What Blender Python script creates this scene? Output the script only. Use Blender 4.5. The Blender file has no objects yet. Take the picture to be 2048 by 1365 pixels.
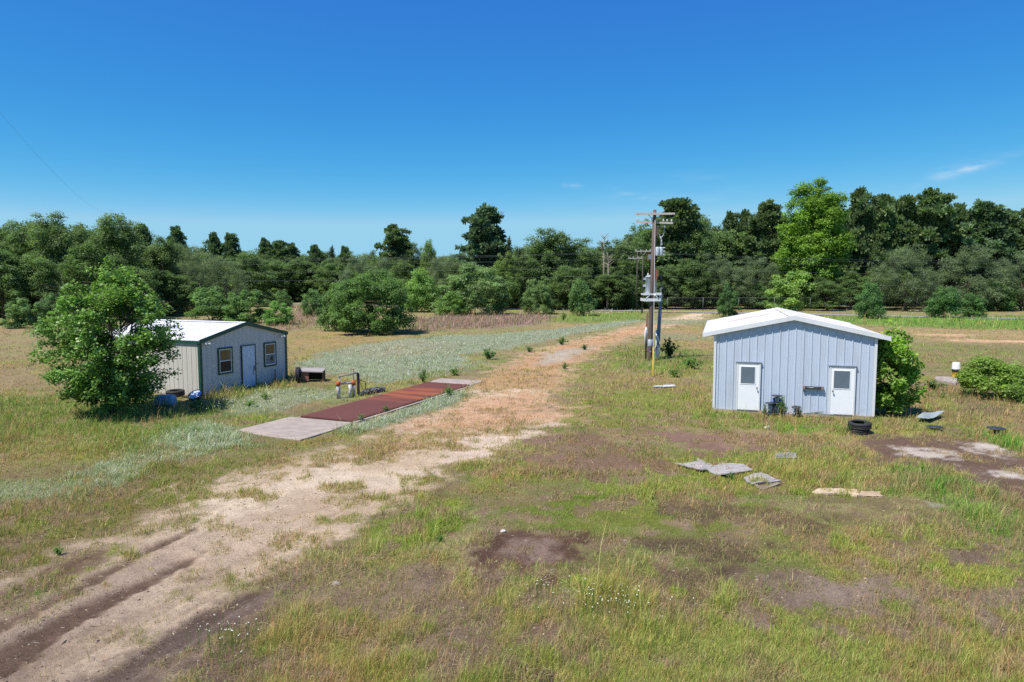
import bpy, math, random
import numpy as np
C = bpy.context.scene
COL = C.collection
R = math.radians
PI = math.pi

# ------------------------------------------------------------------ camera, sky, sun, exposure
CAM_H, F, CX, CY = 5.6, 1410.0, 1024.0, 682.5
PITCH = math.atan(121.5 / F)
cd = bpy.data.cameras.new('camera'); cam = bpy.data.objects.new('camera', cd); COL.objects.link(cam)
cam.location = (0, 0, CAM_H); cam.rotation_euler = (PI/2 - PITCH, 0, 0)
cd.sensor_width = 36; cd.lens = F/2048*36; cd.clip_end = 6000; cd.clip_start = 0.1
C.camera = cam
SUN_H = np.array([-0.79, -0.62]); SUN_H /= np.linalg.norm(SUN_H)
SUN_EL = R(61)
w = bpy.data.worlds.new('World'); C.world = w; w.use_nodes = True
nt = w.node_tree; bg = nt.nodes['Background']
sky = nt.nodes.new('ShaderNodeTexSky'); sky.sky_type = 'NISHITA'; sky.sun_disc = False
sky.sun_elevation = SUN_EL; sky.sun_rotation = math.atan2(SUN_H[0], SUN_H[1])
sky.altitude = 0; sky.air_density = 0.6; sky.dust_density = 0.0; sky.ozone_density = 6.0
bg.inputs['Strength'].default_value = 0.105
sl = bpy.data.lights.new('sun', 'SUN'); so = bpy.data.objects.new('sun', sl); COL.objects.link(so)
sl.energy = 4.6; sl.angle = R(0.53); sl.color = (1, 0.95, 0.86)
so.rotation_euler = (PI/2 - SUN_EL, 0, math.atan2(SUN_H[0], -SUN_H[1]))
so.location = (0, 0, 60)
vs = C.view_settings; vs.view_transform = 'Standard'; vs.look = 'None'; vs.exposure = 0.5; vs.gamma = 1
cy = C.cycles
cy.max_bounces = 5; cy.diffuse_bounces = 3; cy.glossy_bounces = 2; cy.transmission_bounces = 4; cy.transparent_max_bounces = 6
cy.caustics_reflective = False; cy.caustics_refractive = False
cy.use_denoising = False

_c, _s = math.cos(PITCH), math.sin(PITCH)
def ray(px, py):
    a, b = (px-CX)/F, -(py-CY)/F
    return np.array([a, _c + b*_s, -_s + b*_c])
def G(px, py, z=0.0):                     # pixel ray met with the level z
    d = ray(px, py); t = (z-CAM_H)/d[2]
    return np.array([d[0]*t, d[1]*t, z])
def AT(px, py, Y):                        # pixel ray met with the depth Y
    d = ray(px, py); t = Y/d[1]
    return np.array([d[0]*t, Y, CAM_H + d[2]*t])
def sm(x): x = np.clip(x, 0, 1); return x*x*(3-2*x)
def lin(v):
    v = v/255.0
    return v/12.92 if v <= 0.04045 else ((v+0.055)/1.055)**2.4
def S(r, g, b, k=0.78): return np.array([lin(r)*k, lin(g)*k, lin(b)*k])

# faint wisps of cirrus, in the sky itself
def nd(t, **kw):
    n = nt.nodes.new(t)
    for k, v in kw.items(): setattr(n, k, v)
    return n
def L(a, b): nt.links.new(a, b)
tc = nd('ShaderNodeTexCoord')
def mth(op, a, b=None):
    n = nd('ShaderNodeMath', operation=op)
    for i, v in enumerate((a, b)):
        if v is None: continue
        if isinstance(v, (int, float)): n.inputs[i].default_value = v
        else: L(v, n.inputs[i])
    return n.outputs[0]
nz = nd('ShaderNodeTexNoise'); nz.inputs['Scale'].default_value = 26; nz.inputs['Detail'].default_value = 5
mp = nd('ShaderNodeMapping'); mp.inputs['Scale'].default_value = (1, 1, 4.5); mp.inputs['Rotation'].default_value = (0, R(12), 0)
L(tc.outputs['Generated'], mp.inputs['Vector']); L(mp.outputs[0], nz.inputs['Vector'])
nz_r = mth('MULTIPLY', mth('MAXIMUM', mth('SUBTRACT', nz.outputs[0], 0.36), 0.0), 3.0)
tot = None
for (x, y, ru, rv, ang, st) in [(1905, 344, 42, 9, 14, .55), (1960, 332, 55, 6, 14, .35), (1150, 374, 16, 5, -5, .35), (1128, 371, 6, 4, -20, .15),
                                (1330, 396, 80, 7, -3, .30), (1255, 388, 30, 5, -18, .2), (1390, 356, 50, 10, 0, .10), (1890, 392, 40, 9, 8, .12), (1480, 380, 40, 9, 8, .08)]:
    d = ray(x, y); d /= np.linalg.norm(d)
    t1 = np.cross(d, [0, 0, 1]); t1 /= np.linalg.norm(t1); t2 = np.cross(t1, d)
    a = R(ang); e1 = t1*math.cos(a) + t2*math.sin(a); e2 = -t1*math.sin(a) + t2*math.cos(a)
    def dot(e, sc, off=0):
        n = nd('ShaderNodeVectorMath', operation='DOT_PRODUCT'); L(tc.outputs['Generated'], n.inputs[0]); n.inputs[1].default_value = tuple(e/sc); return n.outputs['Value']
    u, v = dot(e1, ru/F), dot(e2, rv/F)
    q = mth('ADD', mth('MULTIPLY', u, u), mth('MULTIPLY', v, v))
    f = mth('GREATER_THAN', dot(d, 1.0), 0.5)
    m = mth('MULTIPLY', mth('MULTIPLY', mth('POWER', 2.718, mth('MULTIPLY', q, -1.0)), st), f)
    tot = m if tot is None else mth('ADD', tot, m)
mk = mth('MULTIPLY', tot, nz_r)
mx = nd('ShaderNodeMix', data_type='RGBA'); L(mk, mx.inputs[0])
sep = nd('ShaderNodeSeparateColor'); com = nd('ShaderNodeCombineColor'); L(sky.outputs[0], sep.inputs[0])
for i, (g_, a_, o_, m_) in enumerate(((3.2, 21.5, .03, .32), (.97, 1.36, 0, .64), (.32, .967, 0, .85))):   # the deep clear blue of a dry polarised sky
    v = mth('ADD', mth('MULTIPLY', mth('POWER', mth('MULTIPLY', sep.outputs[i], .105), g_), a_), o_)
    L(mth('MULTIPLY', mth('MINIMUM', v, m_), 1/1.414/.105), com.inputs[i])
L(com.outputs[0], mx.inputs[6]); mx.inputs[7].default_value = (4.3, 5.3, 6.3, 1)
L(mx.outputs[2], bg.inputs['Color'])

# ------------------------------------------------------------------ helpers: materials
def new_mat(name):
    m = bpy.data.materials.new(name); m.use_nodes = True
    return m, m.node_tree, m.node_tree.nodes['Principled BSDF']
def mat(name, col, rough=0.6, metal=0.0, var=0.15, scale=4.0, spec=0.4, bump=0.0, stain=None, stain_scale=1.5, stain_amt=0.5, stretch=(1, 1, 1)):
    m, t, b = new_mat(name)
    tcn = t.nodes.new('ShaderNodeTexCoord'); mpn = t.nodes.new('ShaderNodeMapping'); mpn.inputs['Scale'].default_value = stretch
    t.links.new(tcn.outputs['Object'], mpn.inputs['Vector'])
    n = t.nodes.new('ShaderNodeTexNoise'); n.inputs['Scale'].default_value = scale; n.inputs['Detail'].default_value = 6
    t.links.new(mpn.outputs[0], n.inputs['Vector'])
    r = t.nodes.new('ShaderNodeValToRGB'); c = np.array(col)
    r.color_ramp.elements[0].position = 0.3; r.color_ramp.elements[1].position = 0.7
    r.color_ramp.elements[0].color = tuple(np.clip(c*(1-var), 0, 1)) + (1,); r.color_ramp.elements[1].color = tuple(np.clip(c*(1+var), 0, 1)) + (1,)
    t.links.new(n.outputs[0], r.inputs[0]); out = r.outputs[0]
    if stain is not None:
        n2 = t.nodes.new('ShaderNodeTexNoise'); n2.inputs['Scale'].default_value = stain_scale; n2.inputs['Detail'].default_value = 8; n2.inputs['Roughness'].default_value = 0.65
        t.links.new(mpn.outputs[0], n2.inputs['Vector'])
        r2 = t.nodes.new('ShaderNodeValToRGB'); r2.color_ramp.elements[0].position = 0.5; r2.color_ramp.elements[1].position = 0.68
        r2.color_ramp.elements[0].color = (0, 0, 0, 1); r2.color_ramp.elements[1].color = (stain_amt,)*3 + (1,)
        t.links.new(n2.outputs[0], r2.inputs[0])
        x = t.nodes.new('ShaderNodeMix'); x.data_type = 'RGBA'
        t.links.new(r2.outputs[0], x.inputs[0]); t.links.new(out, x.inputs[6]); x.inputs[7].default_value = tuple(stain) + (1,)
        out = x.outputs[2]
    t.links.new(out, b.inputs['Base Color'])
    b.inputs['Roughness'].default_value = rough; b.inputs['Metallic'].default_value = metal; b.inputs['Specular IOR Level'].default_value = spec
    if bump:
        bp = t.nodes.new('ShaderNodeBump'); bp.inputs['Strength'].default_value = bump; bp.inputs['Distance'].default_value = 0.02
        t.links.new(n.outputs[0], bp.inputs['Height']); t.links.new(bp.outputs[0], b.inputs['Normal'])
    return m
def leaf_mat(name, trans=0.25, rough=0.55, spec=0.3):
    m, t, b = new_mat(name)
    a = t.nodes.new('ShaderNodeAttribute'); a.attribute_name = 'tint'
    oi = t.nodes.new('ShaderNodeObjectInfo')
    x = t.nodes.new('ShaderNodeMix'); x.data_type = 'RGBA'; x.blend_type = 'MULTIPLY'; x.inputs[0].default_value = 1
    t.links.new(a.outputs['Color'], x.inputs[6]); t.links.new(oi.outputs['Color'], x.inputs[7])
    t.links.new(x.outputs[2], b.inputs['Base Color'])
    b.inputs['Roughness'].default_value = rough; b.inputs['Specular IOR Level'].default_value = spec
    tr = t.nodes.new('ShaderNodeBsdfTranslucent'); g = t.nodes.new('ShaderNodeMix'); g.data_type = 'RGBA'; g.blend_type = 'MULTIPLY'; g.inputs[0].default_value = 1
    t.links.new(x.outputs[2], g.inputs[6]); g.inputs[7].default_value = (1.45, 1.7, 0.8, 1)
    t.links.new(g.outputs[2], tr.inputs['Color'])
    ms = t.nodes.new('ShaderNodeMixShader'); ms.inputs[0].default_value = trans
    o = t.nodes['Material Output']
    t.links.new(b.outputs[0], ms.inputs[1]); t.links.new(tr.outputs[0], ms.inputs[2]); t.links.new(ms.outputs[0], o.inputs['Surface'])
    return m

# ------------------------------------------------------------------ helpers: meshes and objects
class MB:
    def __init__(s): s.v = []; s.f = []
    def add(s, vs, fs):
        o = len(s.v); s.v += [tuple(map(float, p)) for p in vs]; s.f += [tuple(i+o for i in f) for f in fs]; return s
    def box(s, c, d, rz=0.0, rx=0.0, ry=0.0):
        c = np.array(c, float); h = np.array(d, float)/2
        P = np.array([[x, y, z] for z in (-1, 1) for y in (-1, 1) for x in (-1, 1)])*h
        def rot(P, i, j, a):
            ca, sa = math.cos(a), math.sin(a); Q = P.copy(); Q[:, i] = ca*P[:, i]-sa*P[:, j]; Q[:, j] = sa*P[:, i]+ca*P[:, j]; return Q
        if rx: P = rot(P, 1, 2, rx)
        if ry: P = rot(P, 2, 0, ry)
        if rz: P = rot(P, 0, 1, rz)
        return s.add(P + c, [(0, 2, 3, 1), (4, 5, 7, 6), (0, 1, 5, 4), (2, 6, 7, 3), (0, 4, 6, 2), (1, 3, 7, 5)])
    def bb(s, x0, x1, y0, y1, z0, z1): return s.box(((x0+x1)/2, (y0+y1)/2, (z0+z1)/2), (x1-x0, y1-y0, z1-z0))
    def tube(s, pts, rs, n=10, caps=True):
        pts = [np.array(p, float) for p in pts]
        if not hasattr(rs, '__len__'): rs = [rs]*len(pts)
        V = []; Fc = []; prev = None
        for i, p in enumerate(pts):
            t = (pts[min(i+1, len(pts)-1)] - pts[max(i-1, 0)]); t /= (np.linalg.norm(t)+1e-9)
            a = np.array([1., 0, 0]) if prev is None and abs(t[0]) < .9 else (np.array([0, 1., 0]) if prev is None else prev)
            a = a - t*np.dot(a, t); a /= np.linalg.norm(a); prev = a; b = np.cross(t, a)
            for k in range(n):
                q = 2*PI*k/n; V.append(p + rs[i]*(a*math.cos(q) + b*math.sin(q)))
        for i in range(len(pts)-1):
            for k in range(n):
                k2 = (k+1) % n; Fc.append((i*n+k, i*n+k2, (i+1)*n+k2, (i+1)*n+k))
        if caps:
            Fc.append(tuple(range(n-1, -1, -1))); Fc.append(tuple((len(pts)-1)*n+k for k in range(n)))
        return s.add(V, Fc)
    def lathe(s, prof, c=(0, 0, 0), n=28, closed=False, M=None):
        V = []; Fc = []; m = len(prof)
        for k in range(n):
            q = 2*PI*k/n
            for (r, z) in prof: V.append((r*math.cos(q), r*math.sin(q), z))
        V = np.array(V)
        if M is not None: V = V @ np.array(M).T
        for k in range(n):
            k2 = (k+1) % n
            for i in range(m if closed else m-1):
                j = (i+1) % m; Fc.append((k*m+i, k2*m+i, k2*m+j, k*m+j))
        return s.add(V + np.array(c), Fc)
    def prism(s, poly, z0, z1):
        n = len(poly)
        V = [(p[0], p[1], z0) for p in poly] + [(p[0], p[1], z1) for p in poly]
        return s.add(V, [tuple(range(n-1, -1, -1)), tuple(range(n, 2*n))] + [(i, (i+1) % n, n+(i+1) % n, n+i) for i in range(n)])
    def mesh(s, name, m, smooth=False):
        me = bpy.data.meshes.new(name); me.from_pydata(s.v, [], s.f); me.update()
        if smooth: me.shade_smooth()
        if m: me.materials.append(m)
        return me
    def build(s, name, m, parent=None, smooth=False, bevel=0.0):
        o = bpy.data.objects.new(name, s.mesh(name, m, smooth)); COL.objects.link(o)
        if parent: o.parent = parent
        if bevel:
            b = o.modifiers.new('bevel', 'BEVEL'); b.width = bevel; b.segments = 2; b.limit_method = 'ANGLE'
        return o
def np_mesh(name, V, sizes, m, colors=None, smooth=False):
    """V (n,3) vertices listed face by face (sizes = ints per face, or one int)"""
    nv = len(V); me = bpy.data.meshes.new(name)
    if isinstance(sizes, int): nf = nv//sizes; tot = np.full(nf, sizes, np.int32)
    else: tot = np.asarray(sizes, np.int32); nf = len(tot)
    st = np.concatenate([[0], np.cumsum(tot)[:-1]]).astype(np.int32)
    me.vertices.add(nv); me.vertices.foreach_set('co', np.ascontiguousarray(V, np.float32).ravel())
    me.loops.add(nv); me.loops.foreach_set('vertex_index', np.arange(nv, dtype=np.int32))
    me.polygons.add(nf); me.polygons.foreach_set('loop_start', st)
    if colors is not None:
        a = me.color_attributes.new('tint', 'FLOAT_COLOR', 'POINT')
        c = np.ones((nv, 4), np.float32); c[:, :3] = colors; a.data.foreach_set('color', c.ravel())
    if m: me.materials.append(m)
    me.update(calc_edges=True)
    return me
def link(name, me, parent=None):
    o = bpy.data.objects.new(name, me); COL.objects.link(o)
    if parent: o.parent = parent
    return o
def tag(o, label=None, cat=None, group=None, kind=None):
    if label: o['label'] = label
    if cat: o['category'] = cat
    if group: o['group'] = group
    if kind: o['kind'] = kind
    return o
def thing(name, label, cat, loc=(0, 0, 0), rz=0.0, group=None):
    o = bpy.data.objects.new(name, None); COL.objects.link(o); o.empty_display_size = 0.2
    o.location = tuple(map(float, loc)); o.rotation_euler = (0, 0, rz)
    return tag(o, label, cat, group)
CHILD = {}
def copy_tree(o, parent=None):
    c = o.copy(); COL.objects.link(c); c.parent = parent
    for ch in list(o.children): copy_tree(ch, c)
    return c

# ------------------------------------------------------------------ noise
def vnoise(x, y, seed=0):
    rs = np.random.RandomState(seed); T = rs.rand(256, 256).astype(np.float32)
    xi = np.floor(x).astype(int); yi = np.floor(y).astype(int); fx = x-xi; fy = y-yi
    fx = fx*fx*(3-2*fx); fy = fy*fy*(3-2*fy)
    a = T[xi & 255, yi & 255]; b = T[(xi+1) & 255, yi & 255]; c = T[xi & 255, (yi+1) & 255]; d = T[(xi+1) & 255, (yi+1) & 255]
    return (a*(1-fx)+b*fx)*(1-fy) + (c*(1-fx)+d*fx)*fy
def fbm(x, y, f, seed=0, oc=4):
    s = 0; a = 1; t = 0
    for i in range(oc):
        s = s + a*vnoise(x*f + 17.3*i, y*f - 9.1*i, seed+i); t += a; a *= .55; f *= 2.03
    return s/t

# ------------------------------------------------------------------ ground: one sheet with its covers
ys = np.concatenate([np.linspace(-60, 5.8, 24), np.geomspace(6, 170, 540), np.geomspace(176, 3000, 40)])
us = np.concatenate([-np.geomspace(6, 1.03, 12), np.linspace(-1, 1, 640), np.geomspace(1.03, 6, 12)])
def wid(y): return 0.82*np.maximum(y, 6)+3
GY, GU = np.meshgrid(ys, us, indexing='ij'); GX = GU*wid(GY)
def sdp(X, Y, poly):                      # signed distance, negative inside
    d = np.full(X.shape, 1e18); ins = np.zeros(X.shape, bool); n = len(poly)
    for i in range(n):
        ax, ay = poly[i]; bx, by = poly[(i+1) % n]
        ex, ey = bx-ax, by-ay; wx, wy = X-ax, Y-ay
        t = np.clip((wx*ex+wy*ey)/(ex*ex+ey*ey+1e-12), 0, 1)
        d = np.minimum(d, (wx-ex*t)**2+(wy-ey*t)**2)
        c = ((ay > Y) != (by > Y)) & (X < ex*(Y-ay)/(ey+1e-12)+ax); ins ^= c
    d = np.sqrt(d); return np.where(ins, -d, d)
n_lo = fbm(GX, GY, .09, 1); n_md = fbm(GX, GY, .35, 11); n_hi = fbm(GX, GY, 1.3, 21); n_vh = fbm(GX, GY, 4.0, 31, 3)
n_p = fbm(GX, GY, .8, 41); n_q = fbm(GX, GY, .22, 51)
def L3(a, b, m): return a + (b-a)*m[..., None]
one = np.ones(GX.shape)
GREEN, YGREEN, TAN, RED, PALE = S(122, 136, 66), S(152, 158, 70), S(178, 160, 118), S(160, 124, 94), S(196, 180, 138)
cc = np.empty(GX.shape+(3,)); cc[:] = GREEN
cc = L3(cc, YGREEN, sm((n_md-.42)*6)); cc = L3(cc, TAN, sm((n_q*.6+n_hi*.4-.47)*7)*.75); cc = L3(cc, RED, sm((n_p-.58)*8)*.5)
soil = np.empty(GX.shape+(3,)); soil[:] = S(138, 124, 90)
soil = L3(soil, S(132, 136, 78), sm((n_md-.42)*6)*.8); soil = L3(soil, S(158, 138, 112), sm((n_hi-.5)*7)*.6)
cov = np.clip(.60+1.3*(n_hi-.5)+.9*(n_md-.5), .1, 1.0); hgt = .07+.12*sm((n_md-.3)*2.2); sage = np.zeros(GX.shape); rut = np.zeros(GX.shape)
farm = sm((GY-42)/35)
cc = L3(cc, S(166, 152, 110), farm*.35*sm((n_q-.36)*5)); cc = L3(cc, S(124, 136, 78), farm*.7*sm((n_lo*.6+n_md*.4-.5)*9)); soil = L3(soil, S(150, 140, 98), farm*.6)
def stamp(px, so=None, co=None, cl=None, h=None, sg=None, rt=None, st=1.0, fe=.5, rag=1.0, hole=0.0):
    global cc, soil, cov, hgt, sage, rut
    poly = [tuple(G(a, b)[:2]) for a, b in px]
    P = np.array(poly); dm = P[:, 1].mean()
    lo = P.min(0)-4-rag*3; hi = P.max(0)+4+rag*3
    r0, r1 = np.searchsorted(ys, [lo[1], hi[1]]); sl_ = slice(max(r0-1, 0), r1+1)
    X, Y = GX[sl_], GY[sl_]
    d = sdp(X, Y, poly) + rag*1.6*(n_hi[sl_]-.5)*2 + rag*.9*(n_vh[sl_]-.5)*2
    m = sm(.5 - d/(2*fe))*st
    if hole: m = m*sm((n_p[sl_]*.5+n_vh[sl_]*.5-.5+.25*(1-hole*2)+.12)*8)
    if so is not None: soil[sl_] = L3(soil[sl_], np.array(so)*1.0, m)
    if cl is not None: cc[sl_] = L3(cc[sl_], np.array(cl)*1.0, m)
    if co is not None: cov[sl_] += (co-cov[sl_])*m
    if h is not None: hgt[sl_] += (h-hgt[sl_])*m
    if sg is not None: sage[sl_] += (sg-sage[sl_])*m
    if rt is not None: rut[sl_] += (rt-rut[sl_])*m
SAND, CLAY, DIRT, DARK = S(216, 193, 164), S(216, 176, 142), S(138, 114, 96), S(104, 82, 68)
# large fields first
stamp([(0, 655), (110, 660), (110, 790), (0, 800), (-300, 800), (-300, 660)], cl=S(172, 148, 116), so=S(160, 140, 108), st=.6, fe=2, rag=1.5)
stamp([(-200, 800), (170, 790), (450, 825), (460, 850), (320, 905), (0, 900), (-200, 900)], cl=S(118, 134, 66), h=.32, co=.95, so=S(108, 112, 62), st=.8, fe=1.2)
stamp([(40, 880), (190, 862), (200, 895), (90, 915)], cl=S(176, 146, 118), so=S(165, 140, 110), st=.9, fe=.6)
stamp([(-100, 890), (120, 915), (60, 945), (-100, 960)], cl=S(165, 148, 95), st=.8, fe=.8)
stamp([(0, 1000), (300, 930), (560, 900), (620, 905), (480, 950), (330, 1030), (200, 1100), (0, 1200), (-200, 1250), (-200, 1020)], cl=S(132, 122, 66), so=S(130, 108, 84), co=.6, h=.12, st=.8, fe=.8)
stamp([(380, 1400), (440, 1290), (560, 1195), (700, 1180), (900, 1190), (1050, 1170), (1300, 1190), (1700, 1210), (2200, 1190), (2200, 1450), (380, 1450)], cl=S(158, 152, 84), so=S(136, 124, 86), h=.22, co=.8, st=.8, fe=.7)
stamp([(1000, 1020), (1200, 985), (1420, 985), (1500, 1010), (1420, 1060), (1180, 1070), (1050, 1055)], cl=S(134, 146, 58), so=S(110, 112, 55), h=.10, co=.9, st=.8, fe=.7)
stamp([(1280, 905), (1420, 900), (1560, 905), (1660, 930), (1600, 985), (1450, 1000), (1330, 975), (1270, 940)], cl=S(142, 148, 66), so=S(122, 120, 62), h=.14, co=.85, st=.8, fe=.7)
stamp([(1560, 880), (1720, 900), (1790, 930), (1780, 980), (1640, 975), (1560, 930)], cl=S(138, 144, 66), h=.2, co=.9, st=.7)
stamp([(1120, 800), (1300, 770), (1420, 790), (1420, 850), (1200, 860), (1130, 845)], cl=S(142, 142, 72), so=S(128, 122, 68), h=.2, co=.85, st=.8, fe=.8)
stamp([(1140, 745), (1290, 735), (1420, 745), (1425, 790), (1300, 775), (1150, 790)], cl=S(165, 142, 100), so=S(150, 128, 95), h=.22, co=.8, st=.7, fe=.8)
stamp([(1215, 700), (1290, 690), (1390, 700), (1425, 725), (1360, 748), (1230, 735)], cl=S(116, 140, 62), so=S(108, 118, 60), h=.35, co=.95, st=.85, fe=.8)
stamp([(1320, 650), (1430, 655), (1430, 700), (1340, 695)], cl=S(182, 146, 108), so=S(176, 140, 104), st=.7, fe=1.5)
stamp([(1620, 634), (2200, 632), (2200, 662), (1960, 660), (1720, 650)], cl=S(104, 138, 58), so=S(100, 128, 60), h=.4, co=1, st=.9, fe=2, rag=1.2)
stamp([(1720, 655), (2200, 664), (2200, 690), (1900, 684), (1760, 672)], cl=S(178, 150, 112), so=S(180, 148, 112), st=.75, fe=1.5)
stamp([(1830, 667), (1950, 669), (1960, 673), (1840, 672)], so=CLAY, co=.15, st=1, fe=1, rag=.6)
stamp([(1900, 679), (2040, 681), (2200, 684), (2200, 688), (2000, 686), (1900, 683)], so=CLAY, co=.12, st=1, fe=1, rag=.6)
stamp([(1830, 690), (2200, 695), (2200, 745), (1850, 740)], cl=S(132, 132, 84), so=S(130, 122, 84), st=.6, fe=2)
stamp([(1800, 770), (1920, 765), (2200, 810), (2200, 860), (1900, 850), (1800, 820)], cl=S(162, 140, 100), so=S(150, 124, 92), h=.28, co=.8, st=.75, fe=.8)
stamp([(1130, 628), (1290, 622), (1290, 642), (1180, 648), (1100, 644)], cl=S(120, 146, 66), so=S(112, 132, 66), h=.4, st=.8, fe=1.5)
stamp([(540, 690), (590, 655), (660, 665), (820, 660), (860, 668), (640, 700), (590, 720)], cl=S(176, 152, 100), so=S(168, 142, 96), st=.8, fe=1)
stamp([(820, 640), (900, 631), (1080, 630), (1115, 634), (1090, 647), (1000, 657), (890, 662), (820, 668)], cl=S(146, 120, 118), so=S(140, 118, 108), h=.55, co=1, st=.95, fe=1.2, rag=1.2)
stamp([(520, 645), (570, 612), (660, 612), (660, 650), (600, 660), (560, 665)], cl=S(152, 128, 116), so=S(146, 124, 108), h=.5, co=1, st=.9, fe=1.5)
stamp([(575, 665), (650, 640), (660, 662), (590, 690)], cl=S(160, 136, 112), st=.6, fe=1)
stamp([(1100, 648), (1200, 646), (1250, 652), (1120, 664)], cl=S(182, 150, 112), so=S(180, 146, 108), st=.7, fe=1)
# the dirt road
stamp([(-400, 1480), (-250, 1320), (0, 1215), (200, 1105), (330, 1030), (430, 968), (560, 930), (700, 884), (800, 842), (900, 803), (985, 750), (1060, 706), (1160, 680), (1290, 648), (1375, 628), (1420, 627), (1400, 640), (1300, 664), (1210, 690), (1150, 728), (1125, 765), (1105, 790), (1125, 832), (1000, 900), (870, 955), (720, 1060), (600, 1130), (450, 1222), (330, 1300), (200, 1450)], so=SAND, co=.10, h=.10, cl=S(150, 138, 84), fe=1.1, rag=1.5)
stamp([(860, 830), (960, 792), (1050, 785), (1105, 795), (1125, 832), (1040, 856), (900, 872), (790, 885)], so=CLAY, co=.34, cl=S(172, 136, 94), fe=1.2, rag=1.3)
stamp([(985, 752), (1060, 708), (1160, 682), (1290, 650), (1330, 650), (1210, 690), (1130, 740), (1110, 785)], so=S(200, 156, 120), co=.3, cl=S(180, 146, 104), h=.13, fe=1.0, rag=1.1)
stamp([(1085, 706), (1190, 690), (1180, 700), (1135, 722), (1070, 732)], so=S(184, 170, 150), co=.08, fe=.5, rag=.5)
stamp([(930, 770), (1000, 745), (1090, 735), (1110, 770), (1000, 790)], so=S(196, 160, 124), cl=S(172, 146, 98), co=.5, h=.2, fe=.6, rag=.8)
stamp([(520, 930), (640, 900), (790, 868), (900, 862), (1000, 870), (900, 905), (760, 930), (660, 950), (560, 965)], cl=S(166, 134, 90), so=S(186, 160, 130), co=.55, h=.14, st=.9, fe=.5, rag=.9, hole=.55)
stamp([(880, 880), (1010, 865), (1110, 845), (1060, 880), (960, 915), (880, 930)], so=S(226, 204, 182), co=.15, fe=.4, rag=.5)
stamp([(640, 940), (860, 945), (800, 975), (660, 985), (560, 970)], so=S(230, 210, 184), co=.05, fe=.4, rag=.5)
stamp([(390, 1010), (480, 985), (590, 980), (600, 1010), (480, 1050), (380, 1070)], so=S(232, 212, 184), co=.12, fe=.4, rag=.5)
stamp([(560, 985), (800, 975), (850, 960), (700, 1040), (560, 1060), (430, 1090)], so=S(206, 182, 156), co=.05, fe=.5, rag=.5, st=.6)
stamp([(1250, 905), (1050, 880), (1180, 868), (1310, 900), (1345, 930), (1260, 962), (1130, 945), (1060, 920)], so=S(132, 106, 88), co=.35, cl=S(142, 116, 84), h=.13, st=.9, fe=.6, rag=.8)
# tyre tracks and dark soil
stamp([(-100, 1330), (0, 1290), (130, 1222), (260, 1165), (372, 1118), (340, 1148), (210, 1212), (90, 1290), (-60, 1380)], so=S(122, 98, 80), co=.02, rt=1, fe=.12, rag=.12)
stamp([(-60, 1265), (0, 1245), (140, 1180), (262, 1115), (335, 1080), (310, 1098), (160, 1182), (0, 1262)], so=S(150, 124, 100), co=.05, rt=.7, fe=.12, rag=.15)
stamp([(-100, 1230), (60, 1165), (150, 1110), (230, 1100), (160, 1150), (0, 1225)], so=S(128, 106, 84), co=.15, fe=.3, rag=.3)
stamp([(100, 1400), (300, 1288), (480, 1188), (625, 1118), (600, 1150), (450, 1242), (300, 1335), (240, 1400)], so=S(124, 104, 92), co=.06, rt=.6, fe=.2, rag=.25, hole=.3)
stamp([(520, 1180), (700, 1085), (840, 1005), (905, 966), (885, 992), (740, 1088), (590, 1185)], so=S(112, 92, 74), co=.4, rt=.5, fe=.25, rag=.3)
stamp([(370, 1400), (420, 1310), (560, 1200), (650, 1150), (560, 1230), (470, 1330), (440, 1400)], so=S(138, 114, 100), co=.2, cl=S(120, 128, 62), fe=.35, rag=.4)
stamp([(640, 1195), (720, 1150), (880, 1125), (960, 1140), (900, 1190), (860, 1230), (760, 1240), (680, 1230)], so=S(146, 122, 106), co=.28, st=.9, fe=.4, rag=.6)
stamp([(915, 1118), (950, 1062), (1060, 1072), (1145, 1080), (1140, 1115), (1030, 1150), (930, 1160)], so=S(98, 74, 62), co=.2, cl=S(130, 104, 72), fe=.35, rag=.4)
stamp([(960, 1095), (1080, 1088), (1100, 1112), (1000, 1128)], so=S(148, 126, 110), co=.2, fe=.3, rag=.3)
stamp([(1305, 862), (1420, 866), (1580, 870), (1500, 890), (1400, 904), (1330, 882)], so=S(138, 112, 96), co=.06, fe=.35, rag=.5)
stamp([(1370, 880), (1480, 880), (1450, 895), (1390, 895)], so=S(170, 142, 124), co=.02, fe=.3, rag=.3)
stamp([(1330, 905), (1400, 905), (1440, 918), (1360, 925)], so=S(110, 86, 70), co=.4, st=.8, fe=.3, rag=.5)
stamp([(1500, 895), (1600, 905), (1660, 900), (1640, 885), (1560, 884)], so=S(130, 106, 88), co=.3, st=.7, fe=.4, rag=.5)
stamp([(1690, 888), (1800, 874), (1950, 880), (2040, 915), (2200, 930), (2200, 1010), (2040, 985), (1980, 972), (1880, 935), (1760, 918)], so=S(122, 100, 86), co=.02, fe=.4, rag=.6)
for q in ([(1820, 905), (1900, 900), (1940, 918), (1850, 922)], [(1915, 888), (1990, 893), (2000, 908), (1930, 902)], [(1965, 938), (2048, 942), (2060, 958), (1990, 952)], [(1990, 1010), (2040, 1012), (2045, 1024), (1990, 1022)], [(1890, 1000), (1960, 1003), (1950, 1012), (1890, 1010)]):
    stamp(q, so=S(224, 212, 202), co=.02, fe=.3, rag=.6, st=.95)
stamp([(1500, 1200), (1560, 1175), (1660, 1150), (1800, 1150), (1800, 1190), (1680, 1215), (1570, 1235)], so=S(156, 136, 122), co=.22, fe=.35, rag=.6)
stamp([(1260, 1150), (1420, 1160), (1545, 1195), (1620, 1235), (1560, 1240), (1400, 1195), (1280, 1170)], so=S(98, 80, 66), co=.4, st=.9, fe=.35, rag=.5)
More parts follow.
